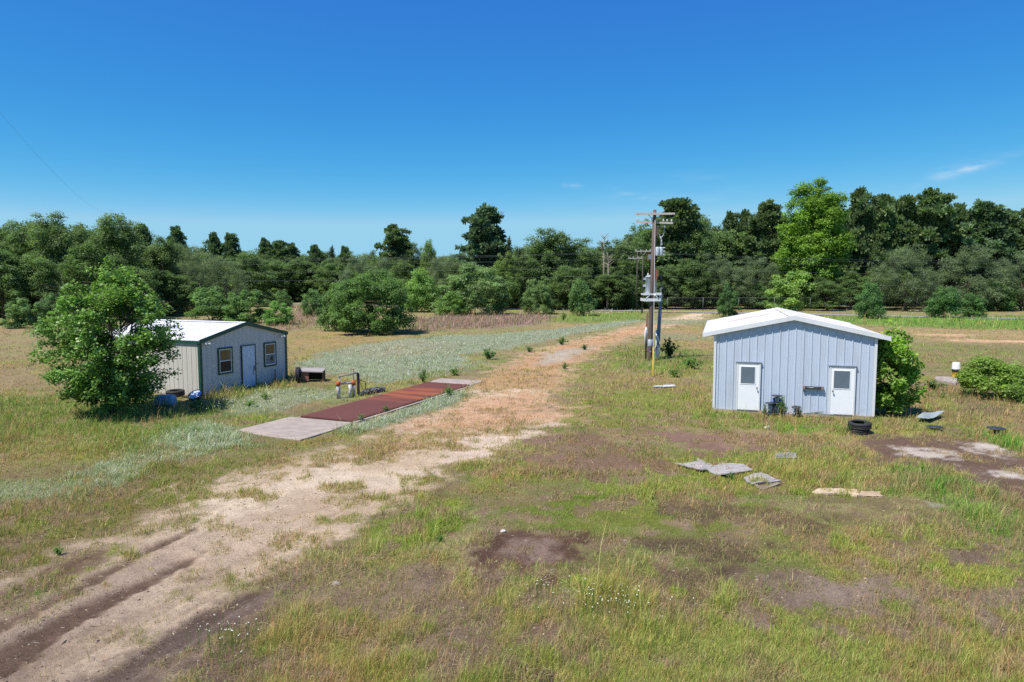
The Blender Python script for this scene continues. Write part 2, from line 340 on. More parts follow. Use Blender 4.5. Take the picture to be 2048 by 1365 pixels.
stamp([(1830, 1095), (2000, 1105), (2100, 1115), (2100, 1135), (1900, 1125)], so=S(120, 100, 86), co=.35, st=.9, fe=.3, rag=.5)
stamp([(2000, 1100), (2200, 1095), (2200, 1150), (2040, 1125)], so=S(190, 168, 146), co=.2, st=.9, fe=.3, rag=.5)
stamp([(1900, 1175), (2200, 1160), (2200, 1230), (1980, 1215)], so=S(150, 132, 118), co=.25, st=.9, fe=.4, rag=.6)
stamp([(1040, 1340), (1130, 1310), (1170, 1340), (1140, 1420), (1050, 1420)], so=S(84, 70, 58), co=.25, fe=.25, rag=.3)
stamp([(870, 1180), (960, 1200), (1000, 1290), (940, 1300), (880, 1240)], so=S(140, 116, 100), co=.3, st=.8, fe=.3, rag=.4)
stamp([(1300, 1010), (1420, 1005), (1600, 1045), (1620, 1070), (1500, 1035), (1330, 1030)], so=S(98, 84, 64), co=.45, st=.8, fe=.3, rag=.5)
stamp([(1270, 1085), (1420, 1092), (1500, 1110), (1400, 1115), (1280, 1105)], so=S(96, 80, 62), co=.45, st=.8, fe=.3, rag=.5)
stamp([(1880, 790), (1990, 800), (2010, 830), (1930, 825)], so=S(120, 100, 84), co=.5, cl=S(128, 110, 92), st=.8, fe=.5)
stamp([(1800, 780), (1880, 775), (1890, 790), (1810, 792)], so=S(150, 120, 100), co=.3, st=.8, fe=.5)
stamp([(-300, 1240), (60, 1195), (330, 1075), (520, 1010), (600, 1040), (480, 1120), (330, 1210), (150, 1330), (-100, 1480)], so=S(200, 176, 152), st=.6, fe=.6, rag=.5)
stamp([(-300, 1330), (0, 1235), (260, 1120), (420, 1075), (300, 1180), (120, 1290), (-60, 1420)], so=S(168, 146, 130), st=.5, fe=.35, rag=.4)
stamp([(-100, 1330), (0, 1290), (130, 1222), (260, 1165), (372, 1118), (440, 1085), (350, 1148), (210, 1215), (90, 1293), (-60, 1385)], so=S(118, 96, 80), co=.01, rt=1, fe=.14, rag=.12, st=1)
stamp([(-60, 1262), (0, 1242), (140, 1178), (262, 1113), (400, 1050), (310, 1100), (160, 1184), (0, 1264)], so=S(128, 106, 88), co=.05, rt=.7, fe=.14, rag=.15, st=.9)
stamp([(120, 1400), (310, 1300), (480, 1205), (600, 1140), (640, 1130), (500, 1215), (340, 1325), (220, 1420)], so=S(142, 124, 112), co=.04, rt=.4, fe=.2, rag=.3, st=.8)
# vivid green
stamp([(760, 1035), (900, 1008), (955, 1040), (880, 1092), (790, 1112), (740, 1080)], cl=S(134, 150, 52), so=S(112, 118, 50), h=.14, co=.95, fe=.4, rag=.5)
stamp([(1780, 950), (1830, 928), (1890, 948), (1970, 968), (2010, 990), (2100, 1040), (2100, 1100), (1960, 1045), (1890, 1000), (1800, 988)], cl=S(92, 142, 48), so=S(88, 112, 48), h=.3, co=1, fe=.4, rag=.6, st=.9)
stamp([(1935, 872), (2000, 868), (2100, 905), (2100, 930), (1990, 902), (1930, 888)], cl=S(92, 146, 48), so=S(88, 116, 48), h=.3, co=1, fe=.4, rag=.4)
stamp([(1390, 822), (1560, 836), (1740, 842), (1840, 832), (1850, 862), (1600, 862), (1390, 858)], cl=S(134, 146, 70), so=S(118, 122, 66), h=.26, co=1, fe=.4, rag=.4)
stamp([(1480, 850), (1700, 855), (1720, 872), (1560, 868)], cl=S(112, 150, 58), h=.25, co=1, st=.8, fe=.3, rag=.4)
stamp([(1840, 775), (1930, 775), (1990, 790), (1900, 800), (1850, 790)], cl=S(100, 136, 56), h=.3, co=1, st=.9, fe=.3, rag=.3)
stamp([(400, 798), (470, 776), (575, 748), (600, 748), (600, 768), (500, 800), (420, 828)], cl=S(150, 148, 88), h=.5, co=1, fe=.4, rag=.3)
# silver weeds
SG = S(158, 164, 142)
def silver(px, st=1, h=.17, fe=.5, rag=.7, cl=SG): stamp(px, cl=cl, so=S(134, 140, 112), co=1, h=h, sg=1, st=st, fe=fe, rag=rag)
silver([(585, 728), (640, 710), (720, 690), (800, 680), (880, 672), (1000, 668), (1090, 660), (1100, 668), (1060, 690), (1000, 700), (935, 712), (925, 735), (870, 752), (770, 768), (720, 762), (650, 742), (600, 738)], rag=.9)
stamp([(650, 700), (820, 680), (930, 685), (900, 705), (740, 722)], cl=S(178, 166, 146), st=.65, fe=1.2)
silver([(1000, 669), (1100, 660), (1180, 650), (1260, 640), (1290, 642), (1230, 656), (1150, 669), (1080, 686), (1000, 702)], rag=.6)
silver([(440, 815), (520, 785), (600, 775), (690, 780), (700, 795), (620, 806), (540, 826), (460, 832)], st=.85, rag=.6)
silver([(300, 885), (360, 860), (410, 845), (470, 850), (482, 878), (500, 892), (440, 905), (380, 922), (320, 912)], rag=.6, h=.22)
silver([(150, 960), (240, 915), (330, 900), (330, 925), (280, 950), (200, 985)], st=.75, rag=.5)
silver([(-100, 985), (60, 965), (130, 960), (190, 975), (120, 1000), (0, 1012), (-100, 1020)], st=.6, rag=.6)
silver([(672, 862), (760, 836), (850, 803), (900, 782), (945, 790), (905, 812), (830, 832), (760, 856), (700, 872)], rag=.25, h=.24, fe=.25)
silver([(1290, 640), (1425, 640), (1425, 648), (1300, 650)], st=.7)
silver([(1320, 668), (1430, 668), (1430, 682), (1330, 680)], st=.6)
silver([(905, 735), (960, 720), (1000, 715), (960, 735), (930, 745)], st=.5)
stamp([(830, 752), (890, 745), (900, 757), (850, 765)], cl=S(142, 146, 84), h=.3, st=.6)
# apron surroundings
stamp([(560, 890), (620, 872), (700, 868), (690, 885), (600, 900)], so=S(150, 122, 92), cl=S(164, 132, 88), co=.7, st=.8, fe=.3, rag=.4)
# mottling that runs through everything: thatch, bare scraps, greener and redder patches at half-metre scale
m1 = fbm(GX, GY, .9, 81); m2 = fbm(GX, GY, 2.3, 91, 3); m3 = fbm(GX, GY, .28, 95)
veg = (1-sage)*np.clip(cov*1.4, 0, 1)
nf = fbm(GX*.6, GY, .17, 111); nf2 = fbm(GX*.7, GY, .5, 121)
cc = L3(cc, S(124, 142, 74), .8*sm((nf*.6+nf2*.4-.46)*11)*veg*farm); cc = L3(cc, S(158, 132, 116), .6*sm((.46-nf*.5-nf2*.5)*11)*veg*farm); cc = L3(cc, S(190, 172, 128), .6*sm((nf2-.56)*10)*veg*farm)
cc = L3(cc, cc*np.array([.78, 1.0, .72]), sm((m1-.5)*9)*veg*.8); cc = L3(cc, S(176, 156, 114), sm((m2-.57)*9)*veg*.5)
cc = L3(cc, S(164, 128, 102), sm((m3*.5+m2*.5-.53)*12)*veg*.5); cc = L3(cc, S(140, 160, 74), sm((.46-m3*.6-m1*.4)*12)*veg*.45)
soil = L3(soil, S(140, 118, 104), sm((m2*.6+m1*.4-.52)*10)*veg*.7); m4 = fbm(GX, GY, .5, 151); cov = cov*(1-.62*sm((m2*.6+m1*.4-.51)*12)*veg)*(1-.5*sm((m4*.6+m2*.4-.545)*12)*veg*sm((34-GY)/8)); soil = L3(soil, S(150, 130, 110), .6*sm((m4*.6+m2*.4-.535)*14)*veg*sm((34-GY)/8)); cc = L3(cc, S(152, 130, 104), .6*sm((m2*.6+m1*.4-.5)*12)*veg)
hgt = hgt*(.32+.66*sm((m1*.5+m2*.5-.3)*2.6)); soil = soil*(.82+.36*m2[..., None])
pa_, pb_ = G(60, 1270), G(372, 1118); dr = (pb_-pa_)[:2]; dr /= np.linalg.norm(dr)
al, ac = GX*dr[0]+GY*dr[1], -GX*dr[1]+GY*dr[0]
stk = fbm(ac*1.0, al*.09, 1.9, 101, 4); clump = sm((fbm(GX, GY, .55, 141)-.56)*11)*veg*sm((26-GY)/8)*np.clip((cov-.45)*3, 0, 1); hgt = hgt+.16*clump; cc = L3(cc, S(160, 160, 92), .35*clump)
stamp([(820, 640), (900, 631), (1080, 630), (1115, 634), (1090, 647), (1000, 656), (890, 660), (825, 664)], cl=S(150, 124, 120), so=S(142, 120, 110), h=.5, co=1, sg=0, st=.85, fe=1.2, rag=1.6)
stamp([(525, 640), (580, 612), (660, 612), (660, 648), (600, 656), (565, 660)], cl=S(154, 130, 118), so=S(146, 124, 110), h=.45, co=1, st=.75, fe=1.5, rag=1.6)
stamp([(1620, 636), (2200, 634), (2200, 660), (1960, 659), (1720, 650)], cl=S(114, 152, 64), so=S(104, 134, 64), h=.35, co=1, st=.8, fe=2, rag=2)
stamp([(1130, 630), (1290, 624), (1290, 640), (1180, 646), (1100, 643)], cl=S(124, 152, 70), so=S(112, 134, 68), h=.35, st=.7, fe=1.5, rag=1.5)
stamp([(1850, 762), (1870, 742), (1935, 742), (1945, 770), (1920, 780), (1860, 780)], h=.05, co=.4, st=1, fe=.4, rag=.2)
stamp([(-200, 800), (170, 795), (450, 828), (460, 850), (300, 900), (0, 880), (-200, 890)], cl=S(116, 142, 70), st=.55, fe=1.2, rag=1.5)
# the broad worn patches where bare soil shows
for q, c_, cv_, st_ in [([(1290, 864), (1420, 864), (1580, 870), (1500, 892), (1400, 906), (1320, 886)], S(146, 118, 102), .03, .9), ([(1060, 885), (1180, 872), (1310, 900), (1350, 930), (1260, 962), (1130, 948), (1060, 925)], S(142, 116, 98), .14, .8),
  ([(905, 1120), (945, 1060), (1060, 1068), (1150, 1080), (1145, 1118), (1030, 1155), (925, 1165)], S(112, 86, 72), .08, .9), ([(960, 1098), (1080, 1090), (1100, 1112), (1000, 1130)], S(158, 136, 120), .08, .8),
  ([(1250, 1148), (1420, 1158), (1545, 1192), (1625, 1235), (1560, 1245), (1400, 1198), (1270, 1172)], S(118, 98, 82), .24, .65), ([(1490, 1205), (1560, 1172), (1660, 1145), (1810, 1145), (1810, 1190), (1680, 1218), (1570, 1240)], S(166, 146, 130), .16, .75),
  ([(1690, 884), (1800, 872), (1950, 878), (2040, 912), (2200, 928), (2200, 1020), (2040, 995), (1970, 975), (1880, 938), (1760, 920)], S(124, 102, 88), .02, .95), ([(620, 1195), (720, 1148), (890, 1120), (970, 1140), (910, 1195), (860, 1235), (760, 1248), (670, 1235)], S(160, 138, 120), .28, .5),
  ([(1880, 1172), (2200, 1155), (2200, 1232), (1970, 1222)], S(158, 140, 126), .12, .8), ([(1290, 1008), (1420, 1003), (1600, 1043), (1625, 1072), (1500, 1040), (1330, 1034)], S(108, 92, 72), .2, .7), ([(1260, 1082), (1420, 1088), (1510, 1110), (1400, 1120), (1280, 1108)], S(106, 90, 72), .2, .75),
  ([(1820, 1090), (2000, 1100), (2200, 1110), (2200, 1138), (1900, 1130)], S(140, 120, 106), .14, .8), ([(860, 1180), (960, 1200), (1010, 1295), (940, 1305), (870, 1245)], S(150, 128, 112), .25, .5)]:
    stamp(q, so=c_, co=cv_, cl=S(140, 122, 88), h=.05, st=st_, fe=.45, rag=.9)
for q in ([(1815, 903), (1900, 898), (1945, 918), (1850, 924)], [(1912, 886), (1992, 892), (2004, 909), (1930, 903)], [(1962, 936), (2060, 940), (2080, 960), (1990, 954)]):
    stamp(q, so=S(222, 210, 198), co=.02, fe=.35, rag=.7, st=.9)
bare = np.clip(1-cov*2.2, 0, 1); near = sm((20-GY)/6)
soil = L3(soil, soil*np.array([.66, .62, .6]), sm((stk-.5)*9)*bare*near*.75); soil = L3(soil, soil*1.1, sm((.45-stk)*9)*bare*near*.6)
GZadd = -.035*sm((stk-.5)*9)*bare*near
tuf = sm((m1*.55+m2*.45-.525)*12)*bare*sm((GY-11)/5+.2)*np.clip(.35+GY/45, 0, 1)
cov = cov+tuf*.55; cc = L3(cc, S(168, 142, 100), tuf*.6*sm((n_q-.4)*6)); hgt = hgt+tuf*.04; soil = L3(soil, soil*np.array([.86, .84, .8]), sm((fbm(GX, GY, .6, 97)-.5)*8)*bare*.8)
sage = sage*(1-.9*sm((m2*.4+m1*.35+n_md*.25-.52)*13))
rutz = rut
rutm = np.clip(1-(soil.mean(-1)-.16)/.16, 0, 1)
GZ = (.10*(fbm(GX, GY, .18, 61)-.5) + .05*(n_hi-.5) + .03*(n_vh-.5))*sm((60-GY)/30+.2)*1.0 - .05*rutz + sage*.06*n_p + GZadd
flat = np.ones(GX.shape)
nr, nc = GX.shape
lowc = np.clip((cov-.22)*2.2, 0, 1)*(1-.5*np.clip(sage, 0, 1)); soil = L3(soil, cc*.92, .62*lowc)
soilc = soil*(.92+.34*n_vh[..., None])*1.06
me = bpy.data.meshes.new('ground')
V = np.stack([GX, GY, GZ], -1).reshape(-1, 3)
idx = np.arange(nr*nc).reshape(nr, nc)
Q = np.stack([idx[:-1, :-1], idx[:-1, 1:], idx[1:, 1:], idx[1:, :-1]], -1).reshape(-1, 4)
me.vertices.add(len(V)); me.vertices.foreach_set('co', V.astype(np.float32).ravel())
me.loops.add(Q.size); me.loops.foreach_set('vertex_index', Q.astype(np.int32).ravel())
me.polygons.add(len(Q)); me.polygons.foreach_set('loop_start', np.arange(0, Q.size, 4, dtype=np.int32))
ca = me.color_attributes.new('tint', 'FLOAT_COLOR', 'POINT'); c4 = np.ones((len(V), 4), np.float32); c4[:, :3] = soilc.reshape(-1, 3); ca.data.foreach_set('color', c4.ravel())
me.update(calc_edges=True); me.shade_smooth()
gm, t, b = new_mat('soil')
a = t.nodes.new('ShaderNodeAttribute'); a.attribute_name = 'tint'; tcn = t.nodes.new('ShaderNodeTexCoord')
n1 = t.nodes.new('ShaderNodeTexNoise'); n1.inputs['Scale'].default_value = 11; n1.inputs['Detail'].default_value = 10; n1.inputs['Roughness'].default_value = .85
t.links.new(tcn.outputs['Object'], n1.inputs['Vector'])
rp = t.nodes.new('ShaderNodeValToRGB'); rp.color_ramp.elements[0].position = .3; rp.color_ramp.elements[1].position = .7
rp.color_ramp.elements[0].color = (.58, .56, .54, 1); rp.color_ramp.elements[1].color = (1.26, 1.25, 1.23, 1)
t.links.new(n1.outputs[0], rp.inputs[0])
x = t.nodes.new('ShaderNodeMix'); x.data_type = 'RGBA'; x.blend_type = 'MULTIPLY'; x.inputs[0].default_value = 1
t.links.new(a.outputs['Color'], x.inputs[6]); t.links.new(rp.outputs[0], x.inputs[7]); t.links.new(x.outputs[2], b.inputs['Base Color'])
b.inputs['Roughness'].default_value = .95; b.inputs['Specular IOR Level'].default_value = .1
bp = t.nodes.new('ShaderNodeBump'); bp.inputs['Strength'].default_value = 1.0; bp.inputs['Distance'].default_value = .07
t.links.new(n1.outputs[0], bp.inputs['Height']); t.links.new(bp.outputs[0], b.inputs['Normal'])
me.materials.append(gm); go = link('ground', me); tag(go, 'weedy ground with a sandy dirt track across it', 'ground', kind='structure')
def gi(A, x, y):                          # bilinear lookup of a ground field
    r = np.interp(y, ys, np.arange(nr)); c = np.interp(x/wid(y), us, np.arange(nc))
    r0 = np.minimum(r.astype(int), nr-2); c0 = np.minimum(c.astype(int), nc-2); fr, fc = r-r0, c-c0
    if A.ndim == 3: fr, fc = fr[:, None], fc[:, None]
    return (A[r0, c0]*(1-fc)+A[r0, c0+1]*fc)*(1-fr) + (A[r0+1, c0]*(1-fc)+A[r0+1, c0+1]*fc)*fr
def gz(x, y): return float(gi(GZ, np.array([float(x)]), np.array([float(y)]))[0])
def GP(px, py):
    p = G(px, py); p[2] = gz(p[0], p[1]); return p

# ------------------------------------------------------------------ ground cover blades
KEEP_OUT = []                              # world polygons where nothing grows (floors, decks)
def make_grass():
    rng = np.random.RandomState(5)
    def batch(N, y0, y1):
        pxs = rng.uniform(-260, 2310, N); pys = rng.uniform(y0, y1, N)
        A = (pxs-CX)/F; B = -(pys-CY)/F; dy = _c+B*_s; dz = -_s+B*_c; t = -CAM_H/dz
        return A*t, dy*t
    xs1, ys1 = batch(190000, 607, 1000); xs2, ys2 = batch(200000, 860, 1500)
    X = np.concatenate([xs1, xs2]); Y = np.concatenate([ys1, ys2])
    cv = gi(cov, X, Y); keep = rng.rand(len(X)) < np.maximum(np.clip(cv, 0, 1)**1.2, .4*(cv > .17)); X, Y = X[keep], Y[keep]
    k = 6; nT = len(X)
    tb_ = np.repeat(rng.uniform(.72, 1.32, nT), k); th_ = np.repeat(rng.lognormal(-.08, .4, nT), k); tu_ = np.repeat(rng.rand(nT), k)
    X = np.repeat(X, k); Y = np.repeat(Y, k); n = len(X)
    sg = (.025+.0022*Y); X = X + rng.normal(0, 1, n)*sg; Y = Y + rng.normal(0, 1, n)*sg*1.6
    ok = np.ones(n, bool)
    for poly in KEEP_OUT: ok &= sdp(X, Y, poly) > (.6-fbm(X, Y, 1.1, 3))*1.7-.25 if poly is KEEP_OUT[2] else sdp(X, Y, poly) > 0
    cv = gi(cov, X, Y); ok &= rng.rand(n) < np.clip(cv*2.4, .05, 1)
    X, Y, tb_, th_, tu_ = X[ok], Y[ok], tb_[ok], th_[ok], tu_[ok]; n = len(X)
    sgv = gi(sage, X, Y); h = gi(hgt, X, Y); c = gi(cc, X, Y); Z = gi(GZ, X, Y)
    isg = (.75*tu_+.25*rng.rand(n)) < sgv*.96
    patch = fbm(X, Y, 1.6, 71, 3)
    h = h*rng.uniform(.5, 1.25, n)*th_*(.35+1.3*patch)
    wd = np.maximum(.004, Y/705*rng.uniform(.24, .66, n))
    h = np.maximum(h, wd*1.3)
    c = c*(tb_*rng.uniform(.82, 1.22, n))[:, None]
    u = .55*tu_+.45*rng.rand(n)
    dry = S(204, 188, 138); gr = S(112, 142, 62); rd = S(172, 120, 92)
    g_ = ~isg
    def mixc(m, col, f):
        nonlocal c
        c = np.where(m[:, None], c*(1-f)+col*f*(tb_*rng.uniform(.85, 1.2, n))[:, None], c)
    mixc((u < .19) & g_, dry, .55); mixc((u > .2) & (u < .38) & g_, gr, .6); mixc((u > .44) & (u < .48) & g_, rd, .6)
    u2 = rng.rand(n)
    mixc((u2 < .2) & isg, S(204, 205, 194), .8); mixc((u2 > .72) & isg, S(134, 144, 104), .8); mixc((u2 > .62) & (u2 < .68) & isg, S(166, 146, 118), .7)
    # straw lying flat, and thin seed stalks standing above
    flat = (rng.rand(n) < .30) & g_; stalk = (rng.rand(n) < .03+.05*(vnoise(X*.5, Y*.5, 131) > .62)) & g_ & (h > .07)
    mixc(flat, S(196, 178, 146), .5); mixc(stalk, S(210, 144, 108), .75)
    ln = h*rng.uniform(.15, .9, n)*np.where(isg, 1.25, 1.0); ln = np.where(flat, h*1.1, ln); h = np.where(flat, h*.18, h)
    h = np.where(stalk, h*1.9, h); wd = np.where(stalk, wd*.6, wd); h = np.where(isg, h*.72, h)
    az = rng.uniform(0, 2*PI, n)
    lx = np.cos(az)*ln + .1*h; ly = np.sin(az)*ln
    pa = az + PI/2 + rng.normal(0, .6, n); wx, wy = np.cos(pa)*wd/2, np.sin(pa)*wd/2
    P = np.stack([X, Y, Z-.01], -1); Wv = np.stack([wx, wy, 0*wx], -1)
    M = P + np.stack([lx*.35, ly*.35, h*.6], -1); T = P + np.stack([lx, ly, h*.95+.008], -1)
    Vq = np.stack([P-Wv, P+Wv, M+Wv*.75, M-Wv*.75, M-Wv*.75, M+Wv*.75, T], 1)
    return Vq, c*np.where(isg, 1.42, 1.42)[:, None], isg, X, Y, Z, h
gmat = leaf_mat('grass_blades', trans=.3, rough=.7, spec=.15)

# ------------------------------------------------------------------ common materials
WHITE_METAL = mat('white_painted_metal', S(236, 238, 240, .8), .4, var=.04, scale=3, stain=S(190, 170, 150), stain_scale=1.2, stain_amt=.25, stretch=(1, 1, .3))
BLUE_METAL = mat('pale_blue_steel_siding', S(198, 209, 225, .88), .42, var=.025, scale=2.0, stretch=(3, 3, .35), stain=S(176, 172, 168), stain_scale=.8, stain_amt=.3)
ROOF_WHITE = mat('white_roof_steel', S(236, 232, 230, .85), .5, var=.05, scale=1.0, stain=S(188, 156, 136), stain_scale=.55, stain_amt=.8, stretch=(.5, 1.6, 1))
BEIGE = mat('beige_steel_siding', S(208, 203, 195, .85), .5, var=.05, scale=2, stretch=(3, 3, .3))
GREEN_TRIM = mat('dark_green_trim', S(28, 78, 64, .9), .4, var=.12, scale=3)
WHITE_ROOF2 = mat('galvalume_white_roof', S(228, 228, 226, .85), .45, var=.04, scale=1.5, stain=S(176, 168, 158), stain_scale=1.2, stain_amt=.3)
DOOR_WHITE = mat('white_door_paint', S(246, 247, 250, .9), .38, var=.02, scale=2)
DOOR_PALE = mat('pale_blue_door_paint', S(206, 216, 232, .88), .45, var=.05, scale=2, stain=S(140, 120, 110), stain_scale=5, stain_amt=.3)
CONCRETE = mat('weathered_concrete', S(178, 164, 152, .72), .9, var=.16, scale=2.5, bump=.3, stain=S(196, 180, 164, .8), stain_scale=.8, stain_amt=.8)
STEEL = mat('dull_steel', S(150, 150, 150), .45, metal=.7, var=.1)
BLACKP = mat('black_plastic', S(44, 44, 46), .45, var=.15)
RUBBER = mat('worn_tyre_rubber', S(48, 48, 50), .75, var=.2, scale=8)
GREYWOOD = mat('weathered_grey_wood', S(172, 164, 160), .85, var=.18, scale=3, stretch=(.4, 6, 3), bump=.4, stain=S(112, 100, 92), stain_scale=2.2, stain_amt=.6)
BROWNWOOD = mat('creosoted_pole_wood', S(108, 94, 88), .85, var=.22, scale=5, stretch=(5, 5, .25), bump=.3)
GALV = mat('galvanised_steel', S(178, 188, 198), .4, metal=.35, var=.1, scale=3)
GREYPAINT = mat('grey_equipment_paint', S(196, 206, 214), .45, var=.07, scale=3, stain=S(140, 120, 100), stain_scale=4, stain_amt=.2)
BLUEGREY = mat('blue_grey_steel_post', S(116, 134, 150), .45, metal=.2, var=.1, scale=3, stretch=(1, 1, .3))
RUST = mat('rusty_iron', S(132, 84, 60), .85, var=.25, scale=9)
GLASSD = mat('dark_window_glass', S(38, 42, 46), .15, var=.2, scale=1, spec=.25)
GLASSB = mat('glass_over_brown_blind', S(126, 104, 72), .2, var=.25, scale=3, spec=.35)
GLASSG = mat('glazed_grey_pane', S(112, 126, 138), .2, var=.08, scale=2, spec=.4)
CERAM = mat('glazed_porcelain', S(214, 218, 220), .25, var=.05)
BARK = mat('tree_bark', S(98, 86, 74, .7), .95, var=.25, scale=6, stretch=(4, 4, .6), bump=.5)
PBARK = mat('pine_bark', S(104, 84, 70, .7), .95, var=.25, scale=5, stretch=(4, 4, .6), bump=.5)

BLINDM = mat('dusty_blind', S(140, 152, 160), .6, var=.05)
# ------------------------------------------------------------------ the two sheds
def wall_strip(mb, p0, p1, nrm, z0, ztop, pitch, rw, rd, start=0.0):
    """ribbed steel sheet from p0 to p1 (2-D), ribs stand out along nrm; ztop(s) gives the top"""
    p0, p1, nrm = np.array(p0), np.array(p1), np.array(nrm); Ln = np.linalg.norm(p1-p0); e = (p1-p0)/Ln
    pr = [(0, 0)]; s = start
    while s < Ln-rw*2:
        if s > 0: pr += [(s, 0), (s+rw*.3, rd), (s+rw*.7, rd), (s+rw, 0)]
        q = s+rw; g = (pitch-rw)/3
        if q+2*g+.03 < Ln: pr += [(q+g-.012, 0), (q+g, rd*.22), (q+g+.012, 0), (q+2*g-.012, 0), (q+2*g, rd*.22), (q+2*g+.012, 0)]
        s += pitch
    pr = [p for p in pr if p[0] <= Ln-.005] + [(Ln, 0)]
    brk = sorted(pr, key=lambda p: p[0])
    V, Fc = [], []
    for (a, d) in brk:
        q = p0 + e*a + nrm*d; V += [(q[0], q[1], z0), (q[0], q[1], ztop(a))]
    for i in range(len(brk)-1): Fc.append((2*i, 2*i+2, 2*i+3, 2*i+1))
    mb.add(V, Fc)
def shed_shell(root, Wd, Ln, ze, zr, wmat, rmat, tmat, ovx, ovy, fas, corner, pitch, rw, rd, zb, rib=.03):
    slope = (zr-ze)/(Wd/2)
    gab = lambda s: zr - abs(s-Wd/2)*slope
    mb = MB()
    wall_strip(mb, (0, 0), (Wd, 0), (0, -1), zb, gab, pitch, rw, rd, pitch*.35)
    mb.build('wall', wmat, root)
    mb = MB(); wall_strip(mb, (0, Ln), (0, 0), (-1, 0), zb, lambda s: ze, pitch, rw, rd, pitch*.4); mb.build('wall', wmat, root)
    mb = MB(); wall_strip(mb, (Wd, 0), (Wd, Ln), (1, 0), zb, lambda s: ze, pitch, rw, rd, pitch*.4); mb.build('wall', wmat, root)
    mb = MB(); wall_strip(mb, (Wd, Ln), (0, Ln), (0, 1), zb, gab, pitch, rw, rd, pitch*.4); mb.build('wall', wmat, root)
    # roof: one folded sheet with standing ribs and a ridge cap
    mb = MB(); th = .05
    for sgn in (-1, 1):
        xe = Wd/2 + sgn*(Wd/2+ovx); zee = zr - (Wd/2+ovx)*slope
        a, bq = (Wd/2, zr), (xe, zee)
        V = [(a[0], -ovy, a[1]+th), (bq[0], -ovy, bq[1]+th), (bq[0], Ln+ovy, bq[1]+th), (a[0], Ln+ovy, a[1]+th),
             (a[0], -ovy, a[1]), (bq[0], -ovy, bq[1]), (bq[0], Ln+ovy, bq[1]), (a[0], Ln+ovy, a[1])]
        mb.add(V, [(0, 1, 2, 3) if sgn < 0 else (3, 2, 1, 0), (4, 7, 6, 5) if sgn < 0 else (5, 6, 7, 4), (0, 4, 5, 1), (1, 5, 6, 2), (2, 6, 7, 3)])
        y = -ovy+.16
        ang = math.atan2(bq[1]-a[1], bq[0]-a[0])
        while y < Ln+ovy-.1:
            Lr = math.hypot(bq[0]-a[0], bq[1]-a[1])-.16
            mx_ = (a[0]+bq[0])/2 + sgn*.05; mz_ = (a[1]+bq[1])/2+th - .05*slope
            mb.box((mx_, y, mz_+rib/2-.003), (Lr, .05, rib), ry=-ang if sgn > 0 else -(ang-PI))
            y += pitch
        cl = .17; mz_ = zr+th
        mb.box((Wd/2+sgn*cl/2, Ln/2, mz_-cl/2*slope+.036), (cl, Ln+2*ovy+.01, .012), ry=sgn*math.atan(slope))
    mb.build('roof', rmat, root)
    # rake and eave trim
    tr = MB()
    for yy in (-ovy-.025, Ln+ovy+.025):
        for sgn in (-1, 1):
            xe = Wd/2+sgn*(Wd/2+ovx+.03); zee = zr-(Wd/2+ovx+.03)*slope
            top, bot = th+.045, -fas
            y0, y1 = yy-.022, yy+.022
            V = [(Wd/2, y0, zr+top), (xe, y0, zee+top), (xe, y0, zee+bot), (Wd/2, y0, zr+bot), (Wd/2, y1, zr+top), (xe, y1, zee+top), (xe, y1, zee+bot), (Wd/2, y1, zr+bot)]
            tr.add(V, [(0, 1, 2, 3), (7, 6, 5, 4), (0, 4, 5, 1), (1, 5, 6, 2), (2, 6, 7, 3)])
    for sgn in (-1, 1):
        xe = Wd/2+sgn*(Wd/2+ovx+.024); zee = zr-(Wd/2+ovx)*slope
        tr.bb(xe-.02, xe+.02, -ovy+.002, Ln+ovy-.002, zee-fas*.8, zee+th-.004)
    tr.build('roof_trim', tmat, root)
    sf = MB()                                # soffit between wall and eave
    for sgn in (-1, 1):
        if ovx > .1:
            xw = Wd/2+sgn*(Wd/2+.035); xe = Wd/2+sgn*(Wd/2+ovx); sf.bb(min(xw, xe), max(xw, xe), 0, Ln, ze-ovx*slope-.05, ze-ovx*slope-.03)
    if sf.v: sf.build('soffit', tmat, root)
    if corner:
        for (xx, yy, s1, s2) in ((0, 0, -1, -1), (Wd, 0, 1, -1), (0, Ln, -1, 1), (Wd, Ln, 1, 1)):
            c = MB(); o1, o2 = xx+s1*.045, yy+s2*.045
            c.bb(min(o1, o1-s1*.14), max(o1, o1-s1*.14), min(o2, o2-s2*.012), max(o2, o2-s2*.012), zb-.02, ze-.02)
            c.bb(min(o1, o1-s1*.012), max(o1, o1-s1*.012), min(o2-s2*.013, o2-s2*.14), max(o2-s2*.013, o2-s2*.14), zb-.02, ze-.02)
            c.build('corner_trim', tmat, root)
def plane_hit(px, py, org, ang):
    """where a pixel ray meets the upright plane through org along ang: (s, z)"""
    d = ray(px, py); e = np.array([math.cos(ang), math.sin(ang)]); n = np.array([-e[1], e[0]])
    t = np.dot(np.array(org)[:2], n)/np.dot(d[:2], n); p = d*t
    return float(np.dot(p[:2]-np.array(org)[:2], e)), float(CAM_H+d[2]*t)

